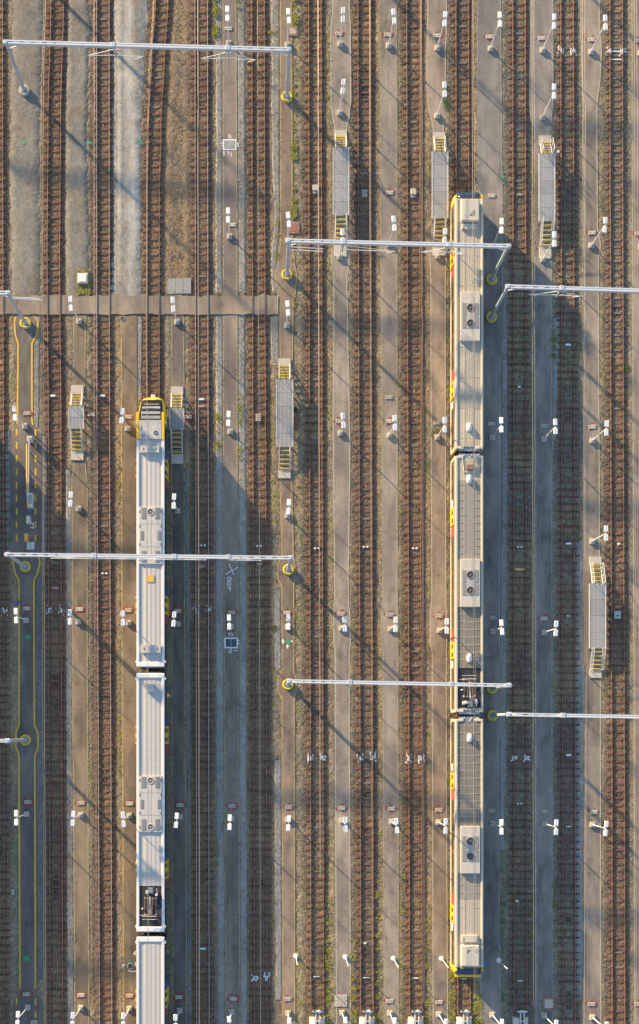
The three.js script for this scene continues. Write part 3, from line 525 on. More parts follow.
whiteCar('railway_carriage', 'yellow-nosed leading carriage of the white-rimmed train at left', LX, 397, 667, { nose: true, doors: [470.5, 606], boxes: [[140.5, 159.5, 446, 453, .3], [141, 161, 645, 653, .3]], patch: [[146.5, 154, 575, 582, M.orange]], units: [[507, 564, 512, 0]] }, 'carriages of the white-rimmed train');
whiteCar('railway_carriage', 'middle carriage with dark pantograph well in the white-rimmed left train', LX, 673, 932, { doors: [735, 869], boxes: [[147, 154, 684, 692, .35]], units: [[776, 832, 780.5, 827]], well: [886, 927] }, 'carriages of the white-rimmed train');
whiteCar('railway_carriage', 'plain ribbed-roof carriage at the bottom edge in the white-rimmed train', LX, 937, 1196, { doors: [997, 1130], units: [] }, 'carriages of the white-rimmed train');
const OX = X(-51.5);
whiteCar('railway_carriage', 'leading carriage of a train outside the left edge', OX, 392, 662, { nose: true, doors: [470, 606], units: [[507, 564, 512, 0]] }, 'carriages of the train outside the frame');
whiteCar('railway_carriage', 'second carriage of a train outside the left edge', OX, 668, 927, { doors: [735, 869], units: [[776, 832, 780.5, 827]], well: [886, 927] }, 'carriages of the train outside the frame');
whiteCar('railway_carriage', 'third carriage of a train outside the left edge', OX, 933, 1192, { doors: [997, 1130] }, 'carriages of the train outside the frame');

// cream-rimmed train -----------------------------------------
function creamCar(label, cx, pA, pB, o) {
  const zA = rz(pA, o.cab < 0 ? 3 : 4), zB = rz(pB, o.cab > 0 ? 3 : 4), zc = (zA + zB) / 2, g = thing('railway_carriage', label, 'train carriage', cx, 0, zc, 'carriages of the cream-rimmed train'); const a = zA - zc, b = zB - zc, r = (py, h = 4) => rz(py, h) - zc;
  const a1 = o.cab < 0 ? a + 1.0 : a + .3, b1 = o.cab > 0 ? b - 1.0 : b - .3;
  mesh('body', extrudeZ(bodyProf, a1, b1), M.brownBand, g); bogies(g, a, b);
  const wA = o.well ? r(o.well[0]) : b1, wB = o.well ? r(o.well[1]) : b1;
  { const cuts = (o.roof || []).map(([y0, y1, mt]) => [Math.max(a1, r(y0)), Math.min(wA, r(y1)), mt]); let z = a1; for (const [p, q, mt] of cuts) { if (p > z + .01) mesh('roof_sheet', extrudeZ(roofProf(1.24, 9, .008), z, p), M.beigeRoof, g); mesh('roof_sheet', extrudeZ(roofProf(1.24, 9, .008), p, q), mt, g); z = q; } if (wA > z + .01) mesh('roof_sheet', extrudeZ(roofProf(1.24, 9, .008), z, wA), M.beigeRoof, g); } if (o.well) mesh('roof_sheet', extrudeZ(roofProf(1.24, 9, .008), wB, b1), M.beigeRoof, g);
  for (let z = a1 + .4; z < wA - .2; z += .82) { const dk = (o.roof || []).find(([p, q]) => z > r(p) && z < r(q)); if (dk || Math.round(z / .82) % 4 === 0) mesh('roof_seam', box(2.3, .014, dk ? .09 : .03), dk ? M.seamGrey : M.seamBeige, g, 0, ROOF + .072, z); }
  for (const q of [-.45, .45]) mesh('roof_walk_strip', box(.05, .025, wA - a1 - .3), M.seamBeige, g, q, ROOF + .085, (a1 + wA) / 2);
  for (const s of [-1, 1]) {
    mesh('roof_rim', box(.26, .30, b1 - a1, .07), M.creamRim, g, s * 1.375, ROOF + .0, (a1 + b1) / 2);
    mesh('side_panel', box(.06, .50, b1 - a1), M.cream, g, s * (HWD + .02), 1.15, (a1 + b1) / 2); mesh('side_rib', box(.08, .06, b1 - a1), M.cream, g, s * (HWD + .03), 3.45, (a1 + b1) / 2);
    for (let z = a1 + 1.2; z < b1 - 1; z += 2.0) { if (o.doors.some(d => Math.abs(r(d, 2) - z) < 2.2)) continue; mesh('side_window', box(.03, 1.0, 1.5, .012), M.glass, g, s * (HWD + .005), 2.35, z); }
    o.doors.forEach((d, k) => { const z = r(d, 2), dir = o.red[k]; const dr = mesh('door', box(.14, 2.3, 1.8, .03), M.trainYellow, g, s * (HWD + .04), 2.2, z); for (const q of [-.45, .45]) mesh('door_window', box(.03, .95, .5, .012), M.glass, dr, s * .065, .35, q); mesh('red_panel', box(.04, 1.3, 1.1), M.trainRed, g, s * (HWD + .015), 2.3, z + dir * 1.55); mesh('white_panel', box(.05, .9, .8), M.white, g, s * (HWD + .015), 2.0, z - dir * 1.5); mesh('door_step', box(.14, .06, 1.5), M.under, g, s * (HWD - .03), .72, z); });
  }
  for (const e of [-1, 1]) if (e !== o.cab) { const z = e < 0 ? a + .18 : b - .18; for (const s of [-1, 1]) { const t = mesh('end_rim', box(.85, .32, .3, .06), M.creamRim, g, s * 1.05, ROOF, z); t.rotation.y = s * e * .12; mesh('corner_pillar', box(.25, 2.6, .3), M.cream, g, s * 1.42, 2.35, z); } mesh('gangway_bellows', box(1.6, 2.7, .55, .06), M.rubber, g, 0, 2.3, e < 0 ? a : b); mesh('gangway_cover', box(2.3, .06, .5), M.steel, g, 0, ROOF - .05, e < 0 ? a + .05 : b - .05); for (const q of [-.8, 0, .7]) rod('gangway_cable', [q, ROOF + .1, e < 0 ? a + .3 : b - .3], [q + .3, ROOF - .02, e < 0 ? a - .1 : b + .1], .035, M.offWhite, g); }
  if (o.cab) {
    const dir = -o.cab, tip = o.cab < 0 ? a : b; nose(g, tip, dir, { len: .95, w0: 1.40, h0: 3.05, pw: .5, ph: .6, g0: 2, g1: 12, ga: .62, glass: M.navyGlass });
    if (o.cab > 0) mesh('front_lip', box(2.85, .22, .26, .05), M.trainYellow, g, 0, 3.0, tip + .08); const [h0, h1] = o.hood, z0 = r(h0, 4.4), z1 = r(h1, 4.4); const hd = mesh('cab_hood', box(1.95, .62, z1 - z0, .10), M.beigePanel, g, 0, ROOF + .33, (z0 + z1) / 2);
    const sh = new THREE.Shape(); sh.moveTo(-.32, .32 * o.cab); sh.lineTo(.32, .32 * o.cab * -0 - .32 * o.cab * -1 + 0); sh.lineTo(o.cab < 0 ? .32 : -.32, -.32 * o.cab); const tg = new THREE.ExtrudeGeometry(sh, { depth: .02, bevelEnabled: false }); tg.rotateX(-Math.PI / 2); mesh('triangle_panel', tg, M.ventDark, hd, o.cab < 0 ? .15 : -.25, .305, o.cab < 0 ? .3 : -.35);
    mesh('hatch_ring', new THREE.TorusGeometry(.13, .035, 6, 16).rotateX(Math.PI / 2), M.vent, hd, o.cab < 0 ? -.6 : .6, .315, o.cab < 0 ? .65 : -.6); mesh('hood_ridge', box(.5, .03, (z1 - z0) * .9, .012), M.creamRim, hd, -.62, .315, 0);
    const [c0, c1] = o.aerial, ab = mesh('aerial_box', box(1.75, .26, r(c1) - r(c0), .04), M.beigePanel, g, 0, ROOF + .2, (r(c0) + r(c1)) / 2); for (const q of [-.72, .72]) mesh('aerial_lug', box(.16, .06, .3), M.vent, ab, q, .14, 0); for (const s of [-1, 1]) mesh('corner_lamp', box(.2, .24, .3, .05), M.trainYellow, g, s * 1.38, ROOF - .05, tip + dir * .75);
  }
  if (o.unit) { const [y0, y1, f0, f1] = o.unit, z0 = r(y0, 4.2), z1 = r(y1, 4.2), d = z1 - z0, zm = (z0 + z1) / 2; const u = mesh('cooling_unit', box(2.12, .42, d, .05), M.beigePanel, g, .04, ROOF + .24, zm); const U = py => r(py, 4.2) - zm; mesh('fan_plate', box(.82, .04, 2.75), M.vent, u, 0, .215, (U(f0) + U(f1)) / 2); fan(u, 0, .25, U(f0), .38, M.slot); fan(u, 0, .25, U(f1), .38, M.slot); for (const s of [-1, 1]) for (const q of [-.7, .7]) louvre(u, s * .66, .205, (U(f0) + U(f1)) / 2 + q, .42, 1.3, 'x', 4); mesh('unit_rail', box(.05, .06, d), M.ventDark, u, -1.08, .1, 0); mesh('unit_rail', box(.05, .06, d), M.ventDark, u, 1.08, .1, 0); }
  for (const [px, py, lit] of o.pods || []) { const pg = new THREE.SphereGeometry(.36, 12, 8); pg.scale(.85, .75, 1.35); const p = mesh('aerial_pod', pg, M.white, g, XH(px, 4.1) - cx, ROOF + .18, r(py, 4.1)); mesh('pod_foot', box(.5, .08, .9), M.beigePanel, p, 0, -.1, 0); }
  for (const [px, py] of o.brown || []) { mesh('roof_vent', box(.8, .28, .55, .03), M.copper, g, XH(px, 4.1) - cx, ROOF + .2, r(py, 4.1)); mesh('vent_rail', box(1.5, .06, .07), M.offWhite, g, XH(px, 4.1) - cx, ROOF + .12, r(py, 4.1) + .5); rod('vent_pipe', [XH(px, 4.1) - cx - .8, ROOF + .12, r(py, 4.1) - 1.1], [XH(px, 4.1) - cx - .62, ROOF + .12, r(py, 4.1) + .4], .04, M.offWhite, g); }
  if (o.well) { mesh('well_floor', box(2.5, .06, wB - wA), M.wellFloor, g, 0, ROOF - .02, (wA + wB) / 2); pantograph(g, wA, wB, true); g.children[g.children.length - 1].position.y = ROOF; for (const [x, z, w] of [[-.6, 1.6, .3], [.2, 1.2, .4], [.75, 1.5, .35]]) mesh('switch_box', box(w, .25, w * 1.2, .03), x < 0 ? M.offWhite : M.steel, g, x, ROOF + .12, (wA + wB) / 2 + z); }
  return g;
}
const RXC = X(463);
creamCar('cream-rimmed leading carriage with white cab hood at its top end', RXC, 193, 449, { cab: -1, hood: [199, 221], aerial: [224, 229.5], doors: [260, 392], red: [1, -1], unit: [292, 341, 308, 323.5], pods: [[469.3, 427]] });
creamCar('cream-rimmed middle carriage with dark pantograph well and two white roof pods', RXC, 455, 712.5, { cab: 0, doors: [518, 651], red: [1, -1], unit: [559, 607, 575, 590.5], roof: [[480, 560, M.greyRoof], [606, 668, M.darkRoof]], pods: [[469.3, 479], [469.5, 658]], brown: [[470, 467]], well: [668, 708] });
creamCar('cream-rimmed rear carriage with yellow cab end at the bottom', RXC, 718.5, 975, { cab: 1, hood: [945.5, 966.5], aerial: [935, 942], doors: [781, 913], red: [1, -1], unit: [826, 873.5, 841, 856.5], roof: [[718, 827, M.darkRoof], [873, 900, M.greyRoof]], pods: [[469.8, 738]] });

// ---------------------------------------------------------------- stepped platforms
console.log('platforms');
const PL = ['near the top, on the seventh walkway', 'left of the cream-rimmed train\'s top cab', 'right of the cream-rimmed train, near the top', 'on the second walkway from the left', 'in shade beside the yellow train nose', 'on the sixth walkway beside a red pallet', 'at the right edge, on the twelfth walkway'];
PLAT.forEach(([cx, l0, s0, d0, d1, s1, l1, wn, hw, tall], pi) => {
  const g = thing('stepped_platform', `grey metal platform with yellow steps ${PL[pi]}`, 'platform', X(cx), 0, Z((l0 + l1) / 2), 'stepped metal platforms'); const z = py => Z(py) - Z((l0 + l1) / 2);
  const dh = .92, W2 = hw / S, sw = .58; const dz0 = z(d0), dz1 = z(d1), dl = dz1 - dz0;
  for (const [a, b] of [[l0, s0], [s1, l1]]) mesh('concrete_landing', box(1.36, .12, z(b) - z(a), .02), M.paleConcrete, g, 0, WALKY + .04, (z(a) + z(b)) / 2);
  const np = Math.max(1, Math.round(dl / 1.6)), pl = dl / np - .04, bars = []; // see-through grating panels
  for (let k = 0; k < 17; k++) { const b = new THREE.BoxGeometry(.035 + (k % 4 === 0 ? .05 : .02), .05, pl); b.translate(-W2 + .05 + (W2 * 2 - .1) * k / 16, 0, 0); bars.push(b); }
  for (let k = 0; k < 7; k++) { const b = new THREE.BoxGeometry(W2 * 2 - .06, .03, .035); b.translate(0, -.008, -pl / 2 + .03 + (pl - .06) * k / 6); bars.push(b); }
  const bg = mergeGeometries(bars);
  for (let p = 0; p < np; p++) mesh('deck_panel', bg, (p + pi) % 3 === 1 ? M.deckDark : M.deck, g, rr(-.012, .012), dh + rr(-.006, .006), dz0 + dl * (p + .5) / np);
  for (const s of [-1, 1]) { mesh('side_beam', box(.07, .16, dl), M.offWhite, g, s * (W2 + .02), dh - .03, (dz0 + dz1) / 2); }
  for (let p = 0; p <= np; p++) for (const s of [-1, 1]) mesh('leg', box(.08, dh, .08), M.steel, g, s * (W2 - .08), dh / 2, dz0 + .06 + (dl - .12) * p / np);
  mesh('cross_bearer', box(W2 * 2, .1, .08), M.steel, g, 0, dh - .1, (dz0 + dz1) / 2);
  for (const e of [-1, 1]) { // stairs
    const za = e < 0 ? z(s0) : z(s1), zb = e < 0 ? dz0 : dz1, n = 5;
    for (let k = 0; k < n; k++) { const t = (k + .6) / n, zz = za + (zb - za) * t, y = .12 + (dh - .12) * (k + 1) / (n + 1); const tr = mesh('stair_tread', box(sw * 2 - .1, .04, Math.abs(zb - za) / n * .72), M.tread, g, 0, y, zz); mesh('yellow_nosing', box(sw * 2 - .1, .03, .10), M.yellowNose, tr, 0, .022, e * Math.abs(zb - za) / n * .3); }
    for (const s of [-1, 1]) { rod('stringer', [s * sw, .1, za], [s * sw, dh, zb], .05, M.galvLight, g); const hh = tall ? 1.0 : .55; rod('handrail', [s * (sw + .02), .15 + hh, za], [s * (sw + .02), dh + hh, zb], .035, M.offWhite, g); if (tall) rod('handrail', [s * (sw + .02), .15 + hh * .5, za], [s * (sw + .02), dh + hh * .5, zb], .025, M.offWhite, g); for (const [zz, yy] of [[za, .1], [zb, dh]]) rod('rail_post', [s * (sw + .02), yy, zz], [s * (sw + .02), yy + hh + .05, zz], .032, M.offWhite, g); }
  }
});

// ---------------------------------------------------------------- lamp posts and cable hatches
console.log('lamps');
const LH = 5.15;
function makeLamp() {
  const g = thing('lamp_post', '', 'lamp post', 0, 0, 0, 'twin-headed lamp posts on the walkways');
  mesh('footing', box(.58, .22, .58, .03), M.paleConcrete, g, 0, .12, 0); mesh('footing_cap', box(.3, .06, .3), M.slab, g, 0, .25, 0);
  mesh('post', cyl(.045, .075, LH - .15, 10), M.lampWhite, g, 0, .15 + (LH - .15) / 2, 0);
  mesh('head_bracket', box(.10, .09, .5), M.galvLight, g, 0, LH, 0);
  for (const s of [-1, 1]) { const h = mesh('lamp_head', box(.43, .15, .68, .06), M.lampWhite, g, 0, LH + .05, s * .48); mesh('lamp_glass', box(.36, .03, .54), M.offWhite, h, 0, -.085, s * .04); }
  return g;
}
// [walkway, base x, base y]
const LAMPS = [
  [5, 228.8, 44], [6, 287.5, 46], [7, 340, 45], [8, 388.5, 46.5], [9, 437.3, 49], [10, 490.3, 49.6], [11, 542.4, 51], [12, 591, 52.5], [13, 640, 54],
  [7, 339.6, 113.5], [9, 437, 116.5], [11, 542.3, 118],
  [5, 229.7, 237], [6, 287.8, 241], [7, 339.3, 257.5], [8, 389, 245], [9, 437.5, 257], [10, 491.5, 247], [11, 542.7, 260], [12, 591, 246], [13, 641, 247],
  [2, 79.2, 321.8], [4, 177, 322.5], [6, 286.8, 326],
  [1, 25.2, 426.5], [3, 128, 429], [5, 230.4, 432], [7, 340.4, 433.5], [8, 389.5, 435.5], [9, 437.2, 437.5], [10, 491.6, 438], [11, 543.5, 439.5], [12, 592, 441], [13, 642, 442],
  [2, 79, 509], [4, 177.6, 511], [6, 287.5, 516], [12, 592, 541.4],
  [1, 26.4, 620.5], [2, 78.6, 622], [3, 129, 623], [4, 178, 624], [5, 231, 626.5], [6, 287.7, 627], [7, 341.3, 628.5], [8, 390.5, 629], [9, 439.3, 630.5], [10, 492, 631.5], [11, 543.7, 632.5], [13, 642, 634],
  [1, 27, 814], [2, 81, 814.7], [3, 129.6, 815.5], [4, 180, 816.5], [5, 231.6, 818.5], [6, 288, 819.5], [7, 342, 820.5], [8, 391.5, 821.5], [9, 438.3, 822], [10, 492, 823], [11, 544, 823.5], [12, 592, 824.5], [13, 643, 825],
  [1, 28, 1007], [2, 81, 1007.5], [3, 129.6, 1008.3], [4, 179.6, 1010], [5, 231.5, 1011.5], [6, 288, 1013], [7, 342, 1012.5], [8, 389.7, 1013], [9, 438.5, 1014], [10, 492, 1014.5], [11, 543.7, 1015], [12, 592, 1017], [13, 643, 1018],
];
const walkPlace = n => `the ${ORD[n]} walkway from the left`;
{
  const proto = makeLamp(); const count = {}; let first = true;
  for (const [n, px, py] of [...LAMPS].sort((a, b) => a[0] - b[0] || a[2] - b[2])) {
    const l = first ? proto : proto.clone(); if (!first) { l.name = numbered('lamp_post'); scene.add(l); } first = false;
    count[n] = (count[n] || 0) + 1; l.position.set(X(px), WALKY, Z(py)); l.rotation.y = rr(-.1, .1); l.rotation.z = rr(-.008, .008); l.rotation.x = rr(-.006, .006);
    l.userData = { label: `white twin-headed lamp post, ${ORD[count[n]]} from the top on ${walkPlace(n)}`, category: 'lamp post', group: 'twin-headed lamp posts on the walkways' };
  }
}
// cable hatches with sprayed red marks: [walkway, x, y, style]
const HATCH = [
  [5, 228.3, 29, 0], [7, 339, 34, 1], [8, 388, 35, 1], [9, 436.5, 36, 1], [10, 489.5, 37, 1], [11, 541.7, 38.5, 1], [12, 591.5, 40, 1], [13, 638, 41, 1],
  [8, 389.5, 193, 1], [10, 491.6, 196, 0], [12, 592, 233, 1], [13, 638.5, 234, 1], [5, 232.4, 225, 0],
  [1, 27.2, 413.5, 2], [2, 91.5, 414.5, 2], [4, 188.3, 417, 2], [3, 128.5, 417, 1], [7, 339.5, 421.5, 1], [8, 389.5, 421.5, 1], [8, 389, 397.5, 0], [9, 437, 423, 0], [10, 491.2, 424, 0], [11, 544, 426, 0], [12, 592, 427, 1],
  [1, 27, 608.5, 2], [2, 79.8, 609.3, 2], [3, 128.5, 610.3, 2], [4, 177.5, 611, 2], [5, 231.5, 612.5, 2], [6, 287, 613, 1], [7, 341, 614, 1], [8, 390, 615, 1], [9, 439, 616, 1], [10, 492.3, 617.5, 0], [11, 543.7, 618.5, 1],
  [1, 28, 802, 2], [2, 81.3, 803, 2], [3, 129.8, 803.6, 2], [4, 180, 805, 2], [5, 231.8, 806, 2], [6, 288.5, 807, 1], [7, 341.7, 808, 1], [8, 391.5, 808.7, 1], [9, 438.8, 809.8, 1], [10, 491.5, 810.6, 0], [11, 544.5, 811.2, 0], [12, 593.5, 812, 1],
  [1, 26.7, 994, 2], [2, 81.2, 995, 2], [3, 129.7, 995.6, 2], [4, 178.8, 997, 2], [5, 233.5, 998.5, 2], [6, 287.8, 999, 1], [8, 389.6, 1001, 1], [9, 439, 1002, 1], [12, 591.6, 1004, 1], [13, 638, 1004, 1],
];
{
  const count = {}, sg = box(.80, .10, .40, .02), small = box(.2, .012, .06);
  for (const [n, px, py, st] of [...HATCH].sort((a, b) => a[0] - b[0] || a[2] - b[2])) {
    count[n] = (count[n] || 0) + 1;
    const g = thing('cable_hatch', `pale concrete cable hatch, ${ORD[count[n]]} from the top on ${walkPlace(n)}`, 'cable hatch', X(px), WALKY, Z(py), 'cable hatches in the walkways');
    g.rotation.y = rr(-.03, .03);
    mesh('cover', sg, rnd() < .5 ? M.paleConcrete : M.concrete, g, 0, .02, 0); for (const s of [-.25, .25]) mesh('lifting_eye', small, M.slot, g, s, .071, rr(-.05, .05));
    if (st) for (let k = 0; k < (st === 2 ? 6 : 4); k++) { // sprayed strokes round the cover
      const a = k * Math.PI * 2 / (st === 2 ? 6 : 4) + rr(-.3, .3), x = Math.cos(a) * .62, z = Math.sin(a) * .40, l = rr(.12, .26), t = a + Math.PI / 2 + rr(-.5, .5);
      const pts = []; for (let q = -2; q <= 2; q++) pts.push([x + Math.cos(t) * l * q / 2, z + Math.sin(t) * l * q / 2 + rr(-.03, .03)]);
      const rg = ribbonGeo(pts, rr(.09, .17), .005 + k * .0012); mesh('spray_stroke', rg, M.redPaint, g);
    }
  }
}
// large hatches
function bigHatch(px, py, w, d, label, mats, o = {}) { const g = thing('access_hatch', label, 'hatch', X(px), WALKY, Z(py)); mesh('frame', box(w, .09, d, .02), mats[0], g, 0, .02, 0); mesh('lid', box(w * .66, .06, d * .66, .02), mats[1], g, 0, .05, 0); for (let k = 0; k < 8; k++) { const a = k / 8 * Math.PI * 2; mesh('mark', box(.16, .012, .10), mats[2] || M.redSolid, g, Math.cos(a) * w * .42, .068 + (k % 2) * .002, Math.sin(a) * d * .42); } return g; }
bigHatch(341, 1000.5, 1.35, 1.3, 'square hatch patched red and white near the bottom, between buffer stops', [M.paleConcrete, M.concrete, M.redSolid]);
bigHatch(548.5, 1003.5, 1.35, 1.45, 'square reddish frame hatch near the bottom right', [M.redSolid, M.paleConcrete, M.concrete]);
bigHatch(293, 31.5, 1.1, 1.1, 'reddish square hatch below the top edge beside yellow weeds', [M.redSolid, M.concrete, M.redSolid]);
bigHatch(293.5, 228, 1.3, 1.3, 'reddish square hatch beside the mast of the middle portal', [M.redSolid, M.redSolid, M.paleConcrete]);
{ const g = thing('red_pallet', 'faded red slatted pallet leaning out from under the stepped platform', 'pallet', X(296.5), 0.02, Z(421.5)); for (let k = 0; k < 5; k++) mesh('slat', box(.85, .05, .2), M.redSolid, g, 0, .12, -.6 + k * .3); for (const s of [-.36, 0, .36]) mesh('bearer', box(.08, .1, 1.5), M.concrete, g, s, .05, 0); mesh('black_bin', cyl(.2, .18, .5, 12), M.rubber, g, -.1, .27, -1.25); }

// ---------------------------------------------------------------- posts with white round feet
for (const [px, py, w] of [[296, 956, 'beside the sixth walkway'], [345.3, 957, 'on the seventh walkway'], [393.4, 958.5, 'on the eighth walkway'], [441.5, 958.6, 'on the ninth walkway'], [498.4, 960, 'right of the rear yellow cab']]) {
  const g = thing('marker_post', `slim white post on a round white foot ${w}`, 'marker post', X(px), WALKY, Z(py), 'slim white posts in the bottom row');
  mesh('foot', cyl(.27, .31, .12, 20), M.offWhite, g, 0, .06, 0); mesh('collar', cyl(.08, .22, .1, 16), M.white, g, 0, .17, 0); mesh('post', cyl(.04, .055, 4.0, 10), M.lampWhite, g, 0, 2.3, 0); mesh('cap', cyl(.1, .1, .12, 12), M.white, g, 0, 4.3, 0);
}

// ---------------------------------------------------------------- buffer stops
[[6, 'seventh'], [7, 'eighth'], [8, 'ninth'], [9, 'tenth'], [10, 'eleventh']].forEach(([i, o]) => {
  const px = trackX(TRACKS[i], 1015), g = thing('buffer_stop', `grey and white buffer stop closing the ${o} track from the left`, 'buffer stop', X(px), 0, Z(1009), 'buffer stops along the bottom edge');
  mesh('cross_beam', box(1.1, .22, .2, .03), M.galvLight, g, 0, 1.05, 0); for (const s of [-1, 1]) { mesh('upright', box(.12, 1.1, .14), M.galv, g, s * .22, .55, .1); mesh('frame_bar', box(.1, .14, 2.2), M.galvLight, g, s * .18, .95, 1.1); rod('stay', [s * .22, 1.0, .3], [s * .22, .1, 2.4], .06, M.galv, g); mesh('buffer_pad', cyl(.18, .18, .12, 14), M.darkSteel, g, s * .4, 1.05, -.14).rotation.x = Math.PI / 2; }
  mesh('cross_bar', box(.6, .1, .1), M.galvLight, g, 0, .98, 1.1);
  // white wedge blocks either side
  for (const s of [-1, 1]) { const sh = new THREE.Shape(); sh.moveTo(0, 0); sh.lineTo(s * .55, 0); sh.lineTo(s * .42, .3); sh.lineTo(0, .85); sh.closePath(); const e = new THREE.ExtrudeGeometry(sh, { depth: 2.0, bevelEnabled: false }); mesh('side_block', e, DOUBLE(M.offWhite), g, s * .32, .02, .85); }
});

// ---------------------------------------------------------------- small things in the tracks
const TBOX = [ // x, y, kind
  [315.4, 188.5, 'box'], [364.5, 194, 'box2'], [413.2, 192.5, 'box'], [258.4, 418, 'box2'], [617, 615, 'green'], [52.8, 396, 'bar'], [102.5, 396, 'bar'], [201.5, 399.5, 'bar'], [201.3, 406.5, 'pink'], [519, 195, 'greybar'], [568, 345, 'bar'], [519, 387, 'dot'], [519.6, 547, 'bar2'], [568.3, 543.7, 'bar'], [618.5, 544, 'dot'], [568.2, 616, 'greybar'], [519.5, 569.5, 'orange'],
  [519.5, 803.5, 'bar2'], [568.5, 826.5, 'thin'], [203, 948.5, 'bar'], [516.8, 901, 'dot'], [520, 980.5, 'thin'], [316.5, 976.5, 'thin'], [366, 977.5, 'thin'], [415.3, 978, 'thin'], [464, 978.5, 'thin'], [203, 545.5, 'bar2'], [259, 546, 'bar2'], [316.8, 548.5, 'bar2'], [365.5, 547, 'bar2'], [414.8, 548.5, 'bar2'], [568.5, 755, 'bar'], [365, 943, 'dot'], [55.8, 588, 'pink'], [104.5, 573.5, 'bar2'], [201.6, 566.5, 'pink'], [259.5, 564, 'pink'],
];
for (const [px, py, k] of TBOX) {
  let ti = 0, best = 99; TRACKS.forEach((t, i) => { const e = Math.abs(trackX(t, py) - px); if (e < best) { best = e; ti = i; } });
  const where = `the ${trackNames[ti + 1]} track from the left`, seg = ['top', 'upper middle', 'middle', 'lower middle', 'bottom'][Math.min(4, Math.floor(py / 205))];
  const big = k === 'box' || k === 'box2' || k === 'green';
  const col = { box: 'cream', box2: 'beige double', green: 'pale green', bar: 'white', bar2: 'split white', dot: 'small white', greybar: 'grey', thin: 'thin white', orange: 'orange', pink: 'pinkish' }[k];
  const g = thing(big ? 'track_box' : 'track_marker', `${col} ${big ? 'equipment box' : 'marker plate'} between the rails, ${seg} of ${where}`, big ? 'equipment box' : 'marker plate', X(px), SLT, Z(py));
  if (k === 'box') { mesh('case', box(.62, .22, .62, .04), M.paleConcrete, g, 0, .11, 0); mesh('foot_plate', box(.5, .1, .35, .02), M.concrete, g, 0, .05, .45); }
  else if (k === 'box2') for (const s of [-1, 1]) { const c = mesh('case', box(.58, .18, .38, .03), M.concrete, g, 0, .09, s * .22); mesh('lid_slot', box(.3, .012, .05), M.slot, c, 0, .093, 0); }
  else if (k === 'green') { mesh('case', box(.72, .2, .85, .05), std(.42, .52, .48, .6), g, 0, .1, 0); mesh('cable_gland', cyl(.1, .12, .08, 12), M.darkSteel, g, 0, .23, .1); }
  else { const w = { bar: .62, bar2: .7, dot: .3, greybar: .55, thin: .62, orange: 1.1, pink: .75 }[k], d = { bar: .2, bar2: .16, dot: .2, greybar: .2, thin: .09, orange: .2, pink: .2 }[k], mt = { bar: M.white, bar2: M.whitePaint, dot: M.white, greybar: M.concrete, thin: M.white, orange: M.orange, pink: std(.5, .25, .2, .8) }[k]; if (k === 'bar2') { for (const s of [-1, 1]) mesh('plate', box(w * .32, .06, d * rr(.8, 1.2), .015), mt, g, s * w * .28, .03, 0); mesh('tie', box(w * .7, .03, .05), M.copper, g, 0, .02, 0); } else { mesh('plate', box(w, .07, d, .015), mt, g, 0, .035, 0); mesh('bracket', box(w * .5, .03, d * 1.6), M.steel, g, 0, .012, 0); } }
}

// ---------------------------------------------------------------- sprayed paint
function splat(name, label, px, py, rx, ry, mat, y, spikes = 0) { // irregular blot of sprayed paint with droplets
  const sh = new THREE.Shape(), n = 22; for (let i = 0; i <= n; i++) { const a = (i % n) / n * Math.PI * 2, q = 0.55 + .55 * vn(px + Math.cos(a) * 2.2, py + Math.sin(a) * 2.2) + (spikes ? (i % 2 ? .35 : -.15) : 0); const x = Math.cos(a) * rx * q, z = Math.sin(a) * ry * q; i ? sh.lineTo(x, z) : sh.moveTo(x, z); }
  const gs = [new THREE.ShapeGeometry(sh)]; for (let k = 0; k < 7; k++) { const c = new THREE.CircleGeometry(rr(.02, .05), 7); const a = rr(0, 6.28); c.translate(Math.cos(a) * rx * rr(1.1, 1.9), Math.sin(a) * ry * rr(1.1, 1.9), 0); gs.push(c); }
  const g = mergeGeometries(gs.map(q => q.index ? q.toNonIndexed() : q)); g.rotateX(-Math.PI / 2); const m = mesh(numbered(name), g, mat, scene, X(px), y, Z(py)); return tag(m, label, 'paint mark');
}
DOUBLE(M.greenPaint); DOUBLE(M.whitePaint); DOUBLE(M.bluePaint); DOUBLE(M.purplePaint);
[[24, 143, 'on the leftmost gravel bed', .3], [89, 143, 'on the gravel edge beside the third track', .34], [140.5, 143, 'on the edge of the white gravel path', .3], [28, 637, 'between the bold yellow lines, in the middle of the photo', .42], [27, 958, 'between the bold yellow lines near the bottom', .42], [482, 967.5, 'beside the rear yellow cab', .34]].forEach(([x, y, w, r]) => splat('paint_mark', `green sprayed paint blot ${w}`, x, y, r * .9, r * .7, M.greenPaint, x > 60 && x < 160 ? .085 : WALKY + .012, 1));
splat('paint_mark', 'pale blue sprayed paint blot beside the rear yellow cab', 485, 963.5, .35, .2, M.bluePaint, WALKY + .012);
splat('paint_mark', 'purple sprayed paint beside the leftmost bold yellow line', 17, 603.5, .5, .14, M.purplePaint, WALKY + .06);
